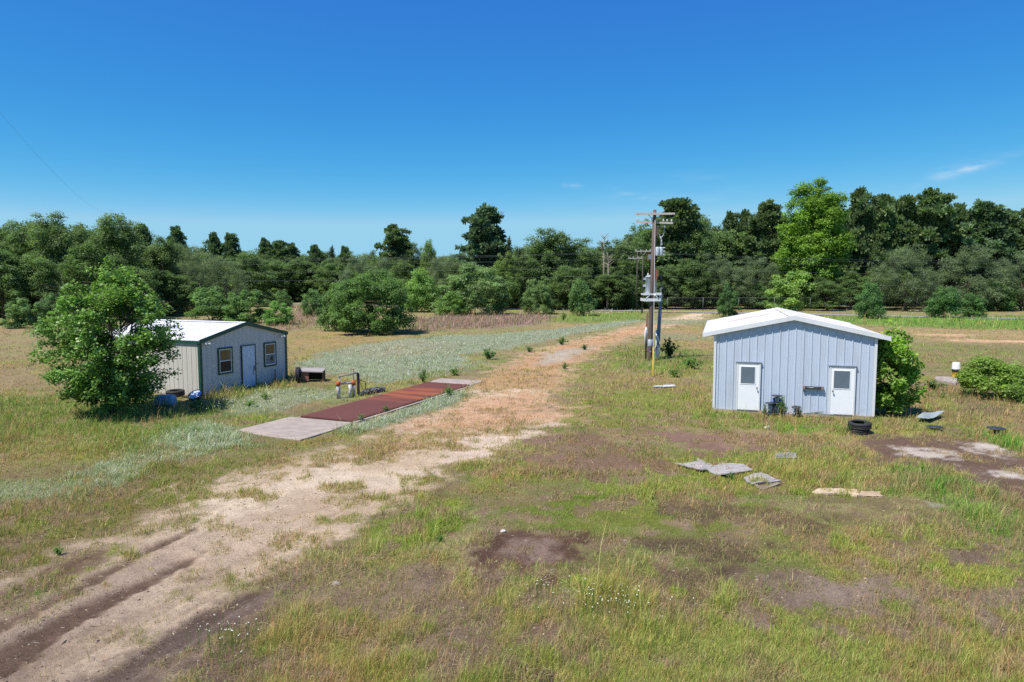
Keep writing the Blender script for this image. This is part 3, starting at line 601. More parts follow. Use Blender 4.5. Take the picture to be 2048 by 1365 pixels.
# pale blue shed
A0 = G(1428, 823); angA = R(-16.5); WA, LA = 6.15, 9.0
blue = thing('metal_shed', 'pale blue steel shed with a white low gable roof and two white doors', 'shed', A0, angA)
shed_shell(blue, WA, LA, 3.40, 4.06, BLUE_METAL, ROOF_WHITE, WHITE_METAL, .50, .13, .085, False, .305, .05, .032, .13, .008)
MB().bb(-.04, WA+.04, -.10, LA+.06, -.2, .125).build('foundation', CONCRETE, blue)
for xx in (-.02, WA+.02): MB().bb(xx-.05, xx+.05, -.05, -.036, .13, 3.36).build('corner_trim', WHITE_METAL, blue)
def shed_door(root, s0, s1, zt, zb, lite, hside, pal, trim, y=-.05):
    d = MB().bb(s0+.05, s1-.05, y-.03, y+.02, zb+.02, zt-.05).build('door', pal, root)
    fr = MB().bb(s0-.01, s0+.05, y-.045, y+.02, zb, zt).bb(s1-.05, s1+.01, y-.045, y+.02, zb, zt).bb(s0+.05, s1-.05, y-.045, y+.02, zt-.05, zt)
    fr.build('door_frame', trim, d)
    MB().bb(s0+.05, s1-.05, y-.06, y+.02, zb-.03, zb+.018).build('threshold', STEEL, d)
    if lite:
        x0, x1, z0, z1 = lite
        MB().bb(x0, x1, y-.036, y-.028, z0, z1).build('window_pane', GLASSG, d)
        f = MB(); g = .03
        f.bb(x0-g, x0, y-.042, y-.028, z0-g, z1+g).bb(x1, x1+g, y-.042, y-.028, z0-g, z1+g).bb(x0, x1, y-.042, y-.028, z1, z1+g).bb(x0, x1, y-.042, y-.028, z0-g, z0)
        f.build('window_frame', pal, d)
        lv = MB(); z = z0+.05
        while z < z1-.02: lv.bb(x0+.004, x1-.004, y-.038, y-.035, z, z+.006); z += .09
        lv.build('blind', BLINDM, d)
    hx = s0+.13 if hside < 0 else s1-.13
    MB().lathe([(0, 0), (.028, 0), (.03, .02), (.012, .03), (.012, .055), (.03, .065), (.032, .09), (.02, .105), (0, .108)], (hx, y-.03, zb+.98), 14, M=[[1, 0, 0], [0, 0, -1], [0, 1, 0]]).build('door_knob', STEEL, d, True)
    return d
e = lambda px, py: plane_hit(px, py, A0, angA)
sA0, sA1 = e(1473, 770)[0], e(1520, 770)[0]; zt = e(1496, 725.5)[1]
lw = (e(1482, 740)[0], e(1510, 740)[0], e(1496, 767)[1], e(1496, 734)[1])
shed_door(blue, sA0, sA1, zt, .13, lw, 1, DOOR_WHITE, WHITE_METAL)['label'] = 'white door with a small square window, beside the cable reels'
sB0, sB1 = e(1657.5, 785)[0], e(1709, 785)[0]; zt2 = e(1683, 733)[1]
lw = (e(1667, 760)[0], e(1699, 760)[0], e(1683, 777)[1], e(1683, 742)[1])
shed_door(blue, sB0, sB1, zt2, .13, lw, -1, DOOR_WHITE, WHITE_METAL)['label'] = 'white door with a small square window, nearest the tyres'
for (a0, a1, z) in ((sA0, sA1, zt), (sB0, sB1, zt2)): MB().bb(a0-.05, a1+.05, -.12, -.02, z+.01, z+.04).build('drip_cap', GALV, blue)
f0, f1, fz = e(1605, 774)[0], e(1647, 778)[0], e(1626, 775.5)[1]
PINKCAP = mat('dusty_end_cap', S(150, 128, 124), .6, var=.1)
wl = thing('wall_light', 'black tube light fixture on the blue shed wall beside the door', 'light fixture', (A0[0]+math.cos(angA)*f0, A0[1]+math.sin(angA)*f0, fz), angA)
ll = f1-f0
MB().bb(.10, ll-.10, -.12, -.033, -.05, .05).build('housing', BLACKP, wl, bevel=.01)
MB().bb(0, .10, -.14, -.033, -.07, .07).build('end_cap', PINKCAP, wl, bevel=.01)
MB().bb(ll-.10, ll, -.14, -.033, -.07, .07).build('end_cap', PINKCAP, wl, bevel=.01)
MB().tube([(.13, -.135, 0), (ll-.13, -.135, 0)], .022, 10).build('tube_lamp', STEEL, wl, True)
MB().tube([(.06, -.08, -.07), (.07, -.06, -.16), (.10, -.04, -.19), (.13, -.04, -.14)], .006, 6).build('cord', BLACKP, wl, True)

# beige shed with green trim
C0 = G(403, 793); angC = R(67.4); WC, LC = 6.1, 7.3
beige = thing('metal_shed', 'beige steel shed with dark green trim and a white ribbed roof', 'shed', C0, angC)
shed_shell(beige, WC, LC, 2.66, 3.36, BEIGE, WHITE_ROOF2, GREEN_TRIM, .05, .06, .09, True, .30, .04, .016, 0.02, .014)
MB().bb(-.02, WC+.02, -.02, LC+.02, -.2, .018).build('foundation', CONCRETE, beige)
e = lambda px, py: plane_hit(px, py, C0, angC)
def shed_window(s0, s1, z0, z1, lower, broken=False):
    wn = MB(); y0, y1 = -.055, -.005; g = .085
    wn.bb(s0, s0+g, y0, y1, z0, z1).bb(s1-g, s1, y0, y1, z0, z1).bb(s0+g, s1-g, y0, y1, z1-g, z1).bb(s0+g, s1-g, y0, y1, z0, z0+g)
    o = wn.build('window', GREEN_TRIM, beige)
    a0, a1, b0, b1 = s0+g, s1-g, z0+g, z1-g; q = .045; zm = (b0+b1)/2
    sh = MB(); sh.bb(a0, a0+q, -.045, -.01, b0, b1).bb(a1-q, a1, -.045, -.01, b0, b1).bb(a0+q, a1-q, -.045, -.01, b1-q, b1).bb(a0+q, a1-q, -.045, -.01, b0, b0+q).bb(a0+q, a1-q, -.047, -.01, zm-q/2, zm+q/2)
    sh.build('sash', WHITE_METAL, o)
    MB().bb(a0+q, a1-q, -.03, -.026, zm+q/2, b1-q).build('pane', GLASSB, o)
    MB().bb(a0+q, a1-q, -.03, -.026, b0+q, zm-q/2).build('pane', lower, o)
    if broken:
        hx, hz = (a0+a1)/2+.12, (b0+zm)/2+.05; pts = []
        rn = random.Random(3)
        for k in range(13):
            q_ = 2*PI*k/13; r_ = rn.uniform(.10, .21); pts.append((hx+r_*math.cos(q_)*.8, -.0315, hz+r_*math.sin(q_)))
        MB().add(pts, [tuple(range(12, -1, -1))]).build('broken_hole', BLACKP, o)
    return o
s0, s1 = e(435, 720)[0], e(464.5, 718)[0]; shed_window(s0, s1, e(450, 748.5)[1], e(450, 695)[1], GLASSD)
s0, s1 = e(527, 710)[0], e(551.5, 707)[0]
o = shed_window(s0, s1, e(539, 733)[1], e(539, 684.5)[1], GLASSG, True); o['label'] = 'window with a broken lower pane, at the far end of the shed'
s0, s1, zt = e(482, 730)[0], e(510, 728)[0], e(496, 690)[1]
d = shed_door(beige, s0, s1, zt, .03, None, 1, DOOR_PALE, GREEN_TRIM, y=-.03)
MB().bb(s1-.05, s1+.22, -.09, -.075, 1.14, 1.18).bb(s1-.12, s1-.08, -.10, -.08, .82, 1.12).build('hasp', STEEL, d)
MB().tube([(s1-.10, -.10, 1.1), (s1-.2, -.11, 1.0), (s1-.24, -.10, .75), (s1-.2, -.10, .62)], .012, 6).build('chain', STEEL, d, True)
def flood(x, zz):
    f = MB().box((x, -.10, zz), (.12, .05, .08)).build('floodlight', WHITE_METAL, beige)
    for k in (-1, 1):
        MB().lathe([(0, -.07), (.03, -.07), (.045, 0), (.06, .07), (.052, .075), (0, .06)], (x+k*.09, -.17, zz-.05), 14, M=[[1, 0, k*.4], [0, .5, -.8], [0, .8, .5]]).build('lamp_head', CERAM, f, True)
flood(.32, 2.55); flood(WC-.45, 2.53)
mp_ = MB().tube([(WC*.80, -.25, 0), (WC*.80, -.25, .75)], .03, 8)
tag(mp_.build('pipe', RUST, None, True), 'short rusty pipe standing against the beige shed wall', 'pipe')
bpy.data.objects['pipe'].location = tuple(C0); bpy.data.objects['pipe'].rotation_euler = (0, 0, angC)

def loc2w(o, a, x, y, z=0): return (o[0]+math.cos(a)*x-math.sin(a)*y, o[1]+math.sin(a)*x+math.cos(a)*y, z)
KEEP_OUT.append([loc2w(A0, angA, *p)[:2] for p in ((-.03, -.08), (WA+.03, -.08), (WA+.03, LA), (-.03, LA))])
KEEP_OUT.append([loc2w(C0, angC, *p)[:2] for p in ((0, 0), (WC, 0), (WC, LC), (0, LC))])

# ------------------------------------------------------------------ the truck scale
NL = G(602.5, 837); dirD = R(22.7); angS = PI/2-dirD   # local x along the deck, y to its left
scale = thing('truck_scale', 'long rust red steel truck scale deck between two concrete aprons', 'truck scale', NL, angS)
DW, DL = 2.45, 10.45
m, t, b = new_mat('red_rust_deck')
tcn = t.nodes.new('ShaderNodeTexCoord'); mpn = t.nodes.new('ShaderNodeMapping'); mpn.inputs['Scale'].default_value = (.55, 1.1, 1); mpn.inputs['Location'].default_value = (3.2, 1.2, 0)
n1 = t.nodes.new('ShaderNodeTexNoise'); n1.inputs['Scale'].default_value = .9; n1.inputs['Detail'].default_value = 4
n2 = t.nodes.new('ShaderNodeTexNoise'); n2.inputs['Scale'].default_value = 7; n2.inputs['Detail'].default_value = 7
sx = t.nodes.new('ShaderNodeSeparateXYZ')
t.links.new(tcn.outputs['Object'], mpn.inputs['Vector']); t.links.new(mpn.outputs[0], n1.inputs['Vector']); t.links.new(tcn.outputs['Object'], n2.inputs['Vector']); t.links.new(tcn.outputs['Object'], sx.inputs[0])
def tm(op, a_, b_=None):
    n = t.nodes.new('ShaderNodeMath'); n.operation = op
    for i, v in enumerate((a_, b_)):
        if v is None: continue
        if isinstance(v, (int, float)): n.inputs[i].default_value = v
        else: t.links.new(v, n.inputs[i])
    return n.outputs[0]
bell = tm('POWER', 2.718, tm('MULTIPLY', tm('POWER', tm('ABSOLUTE', tm('DIVIDE', tm('SUBTRACT', sx.outputs[0], 6.7), 1.9)), 2.6), -1))
wv = t.nodes.new('ShaderNodeTexNoise'); wv.inputs['Scale'].default_value = 1.0
mp3 = t.nodes.new('ShaderNodeMapping'); mp3.inputs['Scale'].default_value = (1.9, .3, 1); t.links.new(tcn.outputs['Object'], mp3.inputs['Vector']); t.links.new(mp3.outputs[0], wv.inputs['Vector'])
msk = tm('MULTIPLY', bell, tm('MULTIPLY', tm('MAXIMUM', tm('SUBTRACT', wv.outputs[0], .40), 0), 5.5)); msk = tm('MINIMUM', msk, .8)
rp = t.nodes.new('ShaderNodeValToRGB'); rp.color_ramp.elements[0].color = tuple(S(102, 64, 58))+(1,); rp.color_ramp.elements[1].color = tuple(S(122, 78, 70))+(1,)
t.links.new(tm('ADD', tm('MULTIPLY', n1.outputs[0], .7), tm('MULTIPLY', n2.outputs[0], .3)), rp.inputs[0])
x = t.nodes.new('ShaderNodeMix'); x.data_type = 'RGBA'; t.links.new(msk, x.inputs[0]); t.links.new(rp.outputs[0], x.inputs[6]); x.inputs[7].default_value = tuple(S(172, 98, 60))+(1,)
t.links.new(x.outputs[2], b.inputs['Base Color']); b.inputs['Roughness'].default_value = .8; b.inputs['Specular IOR Level'].default_value = .15
DECK = m
for k in range(3):
    MB().bb(DL/3*k+.008, DL/3*(k+1)-.008, -DW, 0, .04, .10).build('deck_plate', DECK, scale)
MB().bb(0, DL, -DW-.05, -DW-.005, -.05, .09).build('side_beam', RUST, scale); MB().bb(0, DL, .005, .05, -.05, .09).build('side_beam', RUST, scale)
MB().bb(0, DL, .06, .20, -.1, .04).build('pit_curb', CONCRETE, scale); MB().bb(0, DL, -DW-.20, -DW-.06, -.1, .04).build('pit_curb', CONCRETE, scale)
ap = MB(); ap.prism([(-3.0, .6), (-3.25, -1.2), (-3.3, -DW-.2), (-1.6, -DW-.25), (-.06, -DW-.1), (-.06, .5)][::-1][::-1], -.15, .045); ap.build('near_apron', CONCRETE, scale, bevel=.02)
ap = MB(); ap.bb(DL+.06, DL+1.9, -DW-.05, .2, -.15, .05); ap.build('far_apron', CONCRETE, scale, bevel=.02)
bpy.data.objects['near_apron'].name = 'apron'; bpy.data.objects['far_apron'].name = 'apron'
KEEP_OUT.append([loc2w(NL, angS, *p)[:2] for p in ((-3.2, -DW-.1), (-.1, -DW+.0), (DL+1.8, -DW+.4), (DL+1.8, .1), (-.1, .1), (-3.0, .5))])

# rusty gauge frame beside the deck
fb = G(690, 795)
fr = thing('gauge_stand', 'rusty pipe frame with white and orange posts beside the red scale', 'frame', fb, angS)
p_ = lambda px, py, Y: AT(px, py, Y)
def lw_(px, py, Y):
    p = AT(px, py, Y); q = p-fb; ca, sa = math.cos(-angS), math.sin(-angS); return np.array([ca*q[0]-sa*q[1], sa*q[0]+ca*q[1], q[2]])
Yf = fb[1]
PAINTP = mat('flaking_white_post_paint', S(206, 210, 206), .7, var=.12, scale=6, stain=S(176, 92, 50), stain_scale=5, stain_amt=.9)
ORANGE = mat('orange_rust', S(190, 100, 58), .85, var=.2, scale=10)
a_ = lw_(679, 754, Yf-.3); b_ = lw_(716, 747, Yf+.8)
a0_ = np.array([a_[0], a_[1], 0]); b0_ = np.array([b_[0], b_[1], 0])
MB().tube([a0_, a_], .035, 10).build('post', PAINTP, fr, True)
MB().box((b_[0], b_[1], b_[2]/2), (.12, .09, b_[2])).build('post', mat('dark_brown_steel', S(72, 56, 50), .7, var=.15), fr)
MB().tube([a_+[-.12, 0, .02], b_+[0, 0, .02]], .035, 8).build('top_rail', GREYWOOD, fr, True)
MB().tube([a0_+[-.05, .05, 0], a0_+[-.05, .05, .78]], .085, 12).build('pipe_stub', PAINTP, fr, True)
MB().tube([a0_+[-.05, .05, .60], a0_+[-.05, .05, .82]], .10, 12).build('pipe_collar', ORANGE, fr, True)
c_ = lw_(703, 793, Yf); c0_ = np.array([c_[0]-.1, c_[1], 0])
for dx in (0, .34):
    MB().tube([c0_+[dx, dx*.1, 0], c0_+[dx, dx*.1, .62]], .075, 12).build('pipe_stub', PAINTP, fr, True)
MB().tube([c0_+[.34, .03, .55], c0_+[.34, .03, .78]], .09, 12).build('pipe_collar', ORANGE, fr, True)
MB().tube([a0_+[-.05, .05, .7], c0_+[.34, .03, .66]], .05, 10).build('cross_pipe', PAINTP, fr, True)
MB().tube([c0_+[.34, .03, .78], c0_+[.34, .03, 1.38]], .012, 6).build('rod', RUST, fr, True)
MB().tube([b0_+[.05, 0, .75], b0_+[.75, .1, .52], b0_+[.75, .1, 0]], .022, 8).build('brace', RUST, fr, True)
MB().tube([b0_+[.1, .02, .7], b0_+[.6, .1, .1]], .016, 8).build('brace', RUST, fr, True)
tb = MB(); rn = random.Random(9)
for k in range(44):
    x_, y_ = rn.uniform(.0, 1.5), rn.uniform(-.4, .1); tb.box((b0_[0]+x_, b0_[1]+y_-.15, .07+rn.uniform(0, .1)), (rn.uniform(.08, .22), rn.uniform(.08, .2), rn.uniform(.06, .16)), rn.uniform(0, 3), rn.uniform(-.5, .5), rn.uniform(-.4, .4))
o = tb.build('rubble_heap', mat('grey_rubble', S(104, 104, 108), .9, var=.3, scale=8), None); o.location = tuple(fb); o.rotation_euler = (0, 0, angS)
tag(o, 'low heap of grey broken rubble by the red deck edge', 'rubble')

# broken wooden box and tyre block behind the beige shed
bx = G(626, 762); wb = thing('wooden_box', 'broken grey topped wooden box lying in the weeds past the shed', 'box', bx, R(8))
tp = MB(); tp.box((0, 0, .60), (1.25, .95, .05), 0, R(6), R(3)); tp.build('top_board', GREYWOOD, wb)
MB().box((-.38, -.38, .28), (.42, .05, .5)).build('front_board', mat('orange_brown_board', S(150, 108, 84), .85, var=.2, scale=4), wb)
RB = mat('dark_rotten_board', S(78, 64, 56), .9, var=.25, scale=4)
MB().box((.6, .0, .29), (.05, .9, .56)).build('side_board', RB, wb); MB().box((-.58, .1, .28), (.05, .8, .5)).build('side_board', RB, wb)
MB().box((0, .42, .27), (1.2, .05, .5)).build('back_board', mat('rotten_board', S(70, 58, 50), .9, var=.25, scale=4), wb)
def tyre_mb(Ro, Ri, wd):
    prof = [(Ri, -wd*.34), (Ri+.03, -wd*.46), ((Ro+Ri)/2, -wd*.52), (Ro-.035, -wd*.44), (Ro, -wd*.34), (Ro, -wd*.12), (Ro-.012, -wd*.11), (Ro-.012, -wd*.09), (Ro, -wd*.08), (Ro, wd*.08), (Ro-.012, wd*.09), (Ro-.012, wd*.11), (Ro, wd*.12), (Ro, wd*.34), (Ro-.035, wd*.44), ((Ro+Ri)/2, wd*.52), (Ri+.03, wd*.46), (Ri, wd*.34), (Ri+.05, wd*.28), (Ro-.06, wd*.2), (Ro-.06, -wd*.2), (Ri+.05, -wd*.28)]
    return prof
def tyre(loc, Ro, Ri, wd, tilt, label, grp, rz=0):
    o = MB().lathe(tyre_mb(Ro, Ri, wd), (0, 0, 0), 40, closed=True).build('tyre', RUBBER, None, True)
    o.location = tuple(map(float, loc)); o.rotation_euler = (tilt[0], tilt[1], rz)
    return tag(o, label, 'tyre', grp)
q = G(597, 765); tyre((q[0], q[1], .42), .42, .22, .24, (R(88), 0), 'small dark tyre standing on edge against the broken wooden box', 'scrap tyres', R(98))
q = G(351, 795); tyre((q[0], q[1], .20), .42, .24, .30, (R(2), R(-1)), 'black tyre lying flat against the beige shed wall', 'scrap tyres')
q = G(1716.5, 866); tyre((q[0], q[1], .04), .39, .25, .26, (0, R(2)), 'lower tyre of the stack by the blue shed, sunk in weeds', 'scrap tyres')
tyre((q[0]+.03, q[1]-.02, .29), .40, .25, .26, (R(3), R(-2)), 'upper tyre of the stack in front of the blue shed door', 'scrap tyres')
# blue barrel and lid
q = G(331, 812); ba = thing('plastic_barrel', 'faded blue barrel lying on its side under the big tree', 'barrel', (q[0], q[1], .24), R(-4))
BLUEB = mat('faded_blue_plastic', S(168, 194, 216), .5, var=.15, scale=4, stain=S(60, 70, 84), stain_scale=7, stain_amt=.7)
MB().lathe([(0, -.43), (.2, -.43), (.25, -.40), (.265, -.33), (.27, -.16), (.282, -.14), (.27, -.12), (.27, .12), (.282, .14), (.27, .16), (.265, .33), (.25, .40), (.2, .43), (0, .43)], (0, 0, 0), 28, M=[[0, 0, 1], [0, 1, 0], [-1, 0, 0]]).build('barrel_body', BLUEB, ba, True)
MB().lathe([(0, 0), (.04, 0), (.04, .03), (0, .03)], (.43, .1, .08), 12, M=[[0, 0, 1], [0, 1, 0], [-1, 0, 0]]).build('bung', CERAM, ba, True)
q = G(392, 799); ld = thing('tub', 'dark tub with a pale blue base tipped over by the green corner', 'tub', (q[0], q[1], .17), R(-15)); ld.rotation_euler[0] = R(32)
MB().lathe([(0, -.1), (.30, -.1), (.33, .06), (.35, .09), (.34, .10), (.30, .09)], (0, 0, 0), 28).build('tub_wall', BLACKP, ld, True)
MB().lathe([(0, .075), (.29, .075), (.295, .07)], (0, 0, 0), 28).build('tub_base', mat('pale_blue_tub_base', S(190, 208, 236), .5, var=.06), ld, True)

# ------------------------------------------------------------------ reels and clutter by the blue shed
REELM = mat('dark_reel_steel', S(70, 74, 82), .5, metal=.3, var=.15)
def reel(loc, r, h, label, rc=.09, tilt=(0, 0), half=False):
    t_ = thing('cable_reel', label, 'cable reel', loc, 0, 'empty cable reels'); t_.rotation_euler = (tilt[0], tilt[1], 0)
    MB().lathe([(0, 0), (r, 0), (r+.006, .012), (r, .024), (0, .024)], (0, 0, 0), 30).build('flange', REELM, t_, True, .004)
    MB().lathe([(.03, 0), (r, 0), (r+.006, .012), (r, .024), (.03, .024)], (0, 0, h), 30).build('flange', REELM, t_, True)
    MB().tube([(0, 0, .02), (0, 0, h)], rc, 16).build('core', GREYPAINT, t_, True)
    for k in range(3):
        q_ = 2*PI*k/3; MB().tube([(rc*1.3*math.cos(q_), rc*1.3*math.sin(q_), .02), (rc*1.3*math.cos(q_), rc*1.3*math.sin(q_), h)], .01, 6).build('tie_rod', STEEL, t_, True)
    return t_
def bl(px, py, y=-.35):                   # a spot on the strip in front of the blue shed
    s_, z_ = plane_hit(px, py, loc2w(A0, angA, 0, y), angA); return loc2w(A0, angA, s_, y, z_)
s1_ = bl(1540, 832, -.40); reel((s1_[0], s1_[1], .10), .21, .42, 'dark cable reel standing beside the left white door', .08)
s2_ = bl(1553, 832, -.25); reel((s2_[0], s2_[1], .10), .22, .34, 'reel with its lower flange behind tall weeds, under another reel', .09)
reel((s2_[0], s2_[1], .52), .21, .30, 'cable reel standing high on another reel by the blue wall', .07)
w_ = bl(1553, 815, -.12); o = MB().lathe([(.04, 0), (.27, 0), (.27, .02), (.04, .02)], (0, 0, 0), 30, M=[[1, 0, 0], [0, .1, -1], [0, 1, .1]]).build('reel_flange', mat('blue_reel_disc', S(110, 132, 176), .5, var=.1), None, True)
o.location = (w_[0], w_[1], .48); o.rotation_euler = (0, 0, angA); tag(o, 'loose round blue grey reel disc leaning on the blue shed wall', 'reel disc')
s3_ = bl(1592, 838, -.45); reel((s3_[0], s3_[1], .12), .18, .30, 'low cable reel with a tilted top near the middle of the wall', .06, (R(6), R(-5)))
pz = bl(1573, 838, -.55); pb = thing('metal_rack', 'bent wire rack lying in the weeds beside the reels', 'rack', (pz[0], pz[1], .12), angA+R(-25))
for k in range(4): MB().tube([(k*.09, 0, .05), (k*.09+.1, .5, .22)], .012, 6).build('bar', GALV, pb, True)
MB().tube([(-.03, 0, .05), (.33, 0, .05)], .014, 6).build('rail', GALV, pb, True)
MB().tube([(.07, .5, .22), (.43, .5, .22)], .014, 6).build('rail', GALV, pb, True)
for k, (px_, py_, ln_, an_, lab) in enumerate([(1640, 838, 1.0, 10, 'long pale board lying on the slab edge left of the door'), (1627, 836, .8, 25, 'short green grey board crossing the pale board')]):
    z_ = bl(px_, py_, -.35-.1*k); o = MB().box((0, 0, 0), (ln_, .10, .03)).build('board', GALV if k == 0 else mat('green_grey_board', S(130, 150, 140), .7), None)
    o.location = (z_[0], z_[1], .19+.045*k); o.rotation_euler = (0, R(4-8*k), angA+R(an_)); tag(o, lab, 'board', 'boards on the slab edge')

# ------------------------------------------------------------------ things lying in the right field
def sheet(name, px, zt, m, label, cat, grp=None, warp=.06, th=.03, seed=1, lift=0.05):
    """a warped thin sheet: pixel outline put on the ground, subdivided, with thickness"""
    P = [G(a, b)[:2] for a, b in px]; c = np.mean(P, 0); A_, B_, C_, D_ = [np.array(p)-c for p in P]
    rn = np.random.RandomState(seed); n = 9; V = []; base = gz(c[0], c[1])
    for i in range(n):
        for j in range(n):
            u, v = i/(n-1), j/(n-1); p = (A_*(1-u)+B_*u)*(1-v)+(D_*(1-u)+C_*u)*v
            ed = rn.normal(0, .03) if i in (0, n-1) or j in (0, n-1) else 0
            V.append((p[0]+ed, p[1]+ed, lift+warp*math.sin(u*5+seed)*math.cos(v*3.5+seed*.7)+zt*u+rn.normal(0, .006)))
    Fc = [(i*n+j, (i+1)*n+j, (i+1)*n+j+1, i*n+j+1) for i in range(n-1) for j in range(n-1)]
    o = MB().add(V, Fc).build(name, m, None); o.location = (c[0], c[1], base)
    s = o.modifiers.new('solid', 'SOLIDIFY'); s.thickness = th; s.offset = -1
    tag(o, label, cat, grp); return o
DELAM = mat('weathered_plywood', S(176, 170, 168), .9, var=.16, scale=2.5, stretch=(1, 5, 1), bump=.5, stain=S(110, 100, 96), stain_scale=3.5, stain_amt=.6)
g_ = 'rotting plywood sheets in the grass'
sheet('plywood_sheet', [(1350, 931), (1405, 947), (1425, 938), (1398, 922)], .03, DELAM, 'grey plywood sheet at the left end of the rotting row', 'plywood', g_, .05, .03, 2, .09)
sheet('plywood_sheet', [(1404, 941), (1448, 957), (1508, 944), (1442, 929)], .02, DELAM, 'grey curled plywood sheet in the middle of the rotting row', 'plywood', g_, .06, .03, 5, .10)
sheet('plywood_sheet', [(1488, 962), (1518, 974), (1560, 964), (1506, 951)], .0, DELAM, 'grey delaminated plywood sheet at the right end of the rotting row', 'plywood', g_, .05, .035, 9, .10)
sheet('plywood_sheet', [(1508, 973), (1525, 980), (1562, 970), (1556, 965)], .0, mat('split_ply_layers', S(150, 138, 120), .9, var=.3, scale=6), 'narrow split plywood layer under the last grey sheet', 'plywood', g_, .03, .02, 4, .04)
sheet('metal_sheet', [(1832, 846), (1858, 849), (1888, 836), (1852, 833)], .05, mat('pale_corrugated_sheet', S(160, 170, 174), .85, metal=.0, var=.14, scale=4, stain=S(110, 124, 116), stain_scale=4, stain_amt=.4), 'crumpled pale grey metal sheet lying right of the blue shed', 'metal sheet', None, .10, .012, 7, .15)
sheet('concrete_patch', [(1622, 988), (1718, 994), (1714, 983), (1640, 979)], .0, mat('sandy_concrete', S(208, 186, 156), .95, var=.14, scale=4, bump=.5), 'long pale sandy concrete strip flush with the grass', 'concrete strip', None, .012, .05, 3, .05)
sheet('concrete_patch', [(1716, 996), (1765, 998), (1760, 988), (1720, 987)], .0, mat('sandy_concrete_broken', S(190, 166, 136), .95, var=.2, scale=4, bump=.5), 'broken end piece beside the long pale concrete strip', 'concrete strip', None, .02, .05, 6, .04)
sheet('board', [(1308, 777), (1350, 776), (1349, 773), (1310, 774)], .0, CERAM, 'pale plank lying in the grass beneath the yellow guy marker', 'board', None, .01, .02, 8, .07)
sheet('scrap_pile', [(1545, 918), (1595, 920), (1590, 909), (1552, 908)], .03, mat('grey_scrap', S(140, 140, 136), .8, var=.4, scale=9), 'grey heap of scrap shingles in the grass above the plywood', 'scrap', None, .03, .02, 11, .02)
def disc_reel(px, py, r, h, label):
    q_ = GP(px, py); t_ = thing('cable_reel', label, 'cable reel', q_, 0, 'empty cable reels')
    MB().lathe([(0, 0), (r, 0), (r+.006, .014), (r, .028), (0, .028)], (0, 0, h), 30).build('flange', REELM, t_, True)
    MB().tube([(0, 0, 0), (0, 0, h)], .07, 14).build('core', RUST, t_, True)
    for k in range(4):
        a_q = PI/2*k+.4; MB().tube([(r*.6*math.cos(a_q), r*.6*math.sin(a_q), 0), (r*.35*math.cos(a_q), r*.35*math.sin(a_q), h)], .015, 6).build('leg', RUST, t_, True)
    return t_
disc_reel(1992, 873, .29, .28, 'dark round reel top on a stub among green weeds, far right')
disc_reel(1869, 862, .28, .13, 'low dark reel top half buried in grass below the metal sheet')
# wellhead: white bucket on a yellow barrel, on its slab
q = G(1911, 757); wh = thing('well_cap', 'white bucket upturned over a yellow and black post on a slab', 'well cap', q, 0)
YEL = mat('dirty_yellow_paint', S(206, 164, 40), .6, var=.2, scale=6, stain=S(60, 50, 40), stain_scale=5, stain_amt=.7)
MB().lathe([(0, 0), (.20, 0), (.20, .12), (.19, .13), (.19, .44), (.205, .45), (.205, .48), (0, .48)], n=24).build('yellow_casing', YEL, wh, True)
MB().lathe([(.206, .40), (.215, .40), (.215, .52), (0, .53)], n=24).build('black_band', BLACKP, wh, True)
MB().lathe([(.215, .52), (.23, .53), (.22, .56), (.19, .90), (.17, .92), (0, .92)], n=24).build('bucket', mat('white_bucket_plastic', S(236, 236, 230), .4, var=.03), wh, True)
sheet('concrete_slab', [(1868, 764), (1912, 771), (1915, 758), (1872, 756)], .0, CONCRETE, 'small pale concrete slab in front of the white bucket', 'concrete slab', None, .01, .12, 3, .12)
def stone(px, py, r, col, seed, label):
    rn = np.random.RandomState(seed); mb = MB(); V = []; n, m_ = 9, 6
    for i in range(m_):
        for k in range(n):
            f = PI*(i+.5)/m_; q_ = 2*PI*k/n; d = np.array([math.sin(f)*math.cos(q_), math.sin(f)*math.sin(q_)*.75, math.cos(f)*.55]); V.append(d*r*rn.uniform(.7, 1.2)+[0, 0, r*.3])
    Fc = [(i*n+k, i*n+(k+1) % n, (i+1)*n+(k+1) % n, (i+1)*n+k) for i in range(m_-1) for k in range(n)]+[tuple(range(n-1, -1, -1)), tuple((m_-1)*n+k for k in range(n))]
    o_ = mb.add(V, Fc).build('stone', mat('rough_stone', col, .9, var=.22, scale=14), None); q = GP(px, py); o_.location = tuple(q); tag(o_, label, 'stone')
stone(1007, 1064, .07, S(222, 216, 206), 3, 'small white chunk sitting at the edge of the dark soil patch')
stone(672, 1168, .085, S(176, 164, 152), 5, 'pale grey rock lying by the right edge of the dirt track')
q = GP(1534, 860); o = MB().box((0, 0, .06), (.2, .14, .06), .3).box((.03, 0, .10), (.18, .02, .05), .5).build('carton', mat('cream_card', S(236, 226, 190), .8), None); o.location = tuple(q)
tag(o, 'crushed cream carton in the grass in front of the blue shed', 'litter')

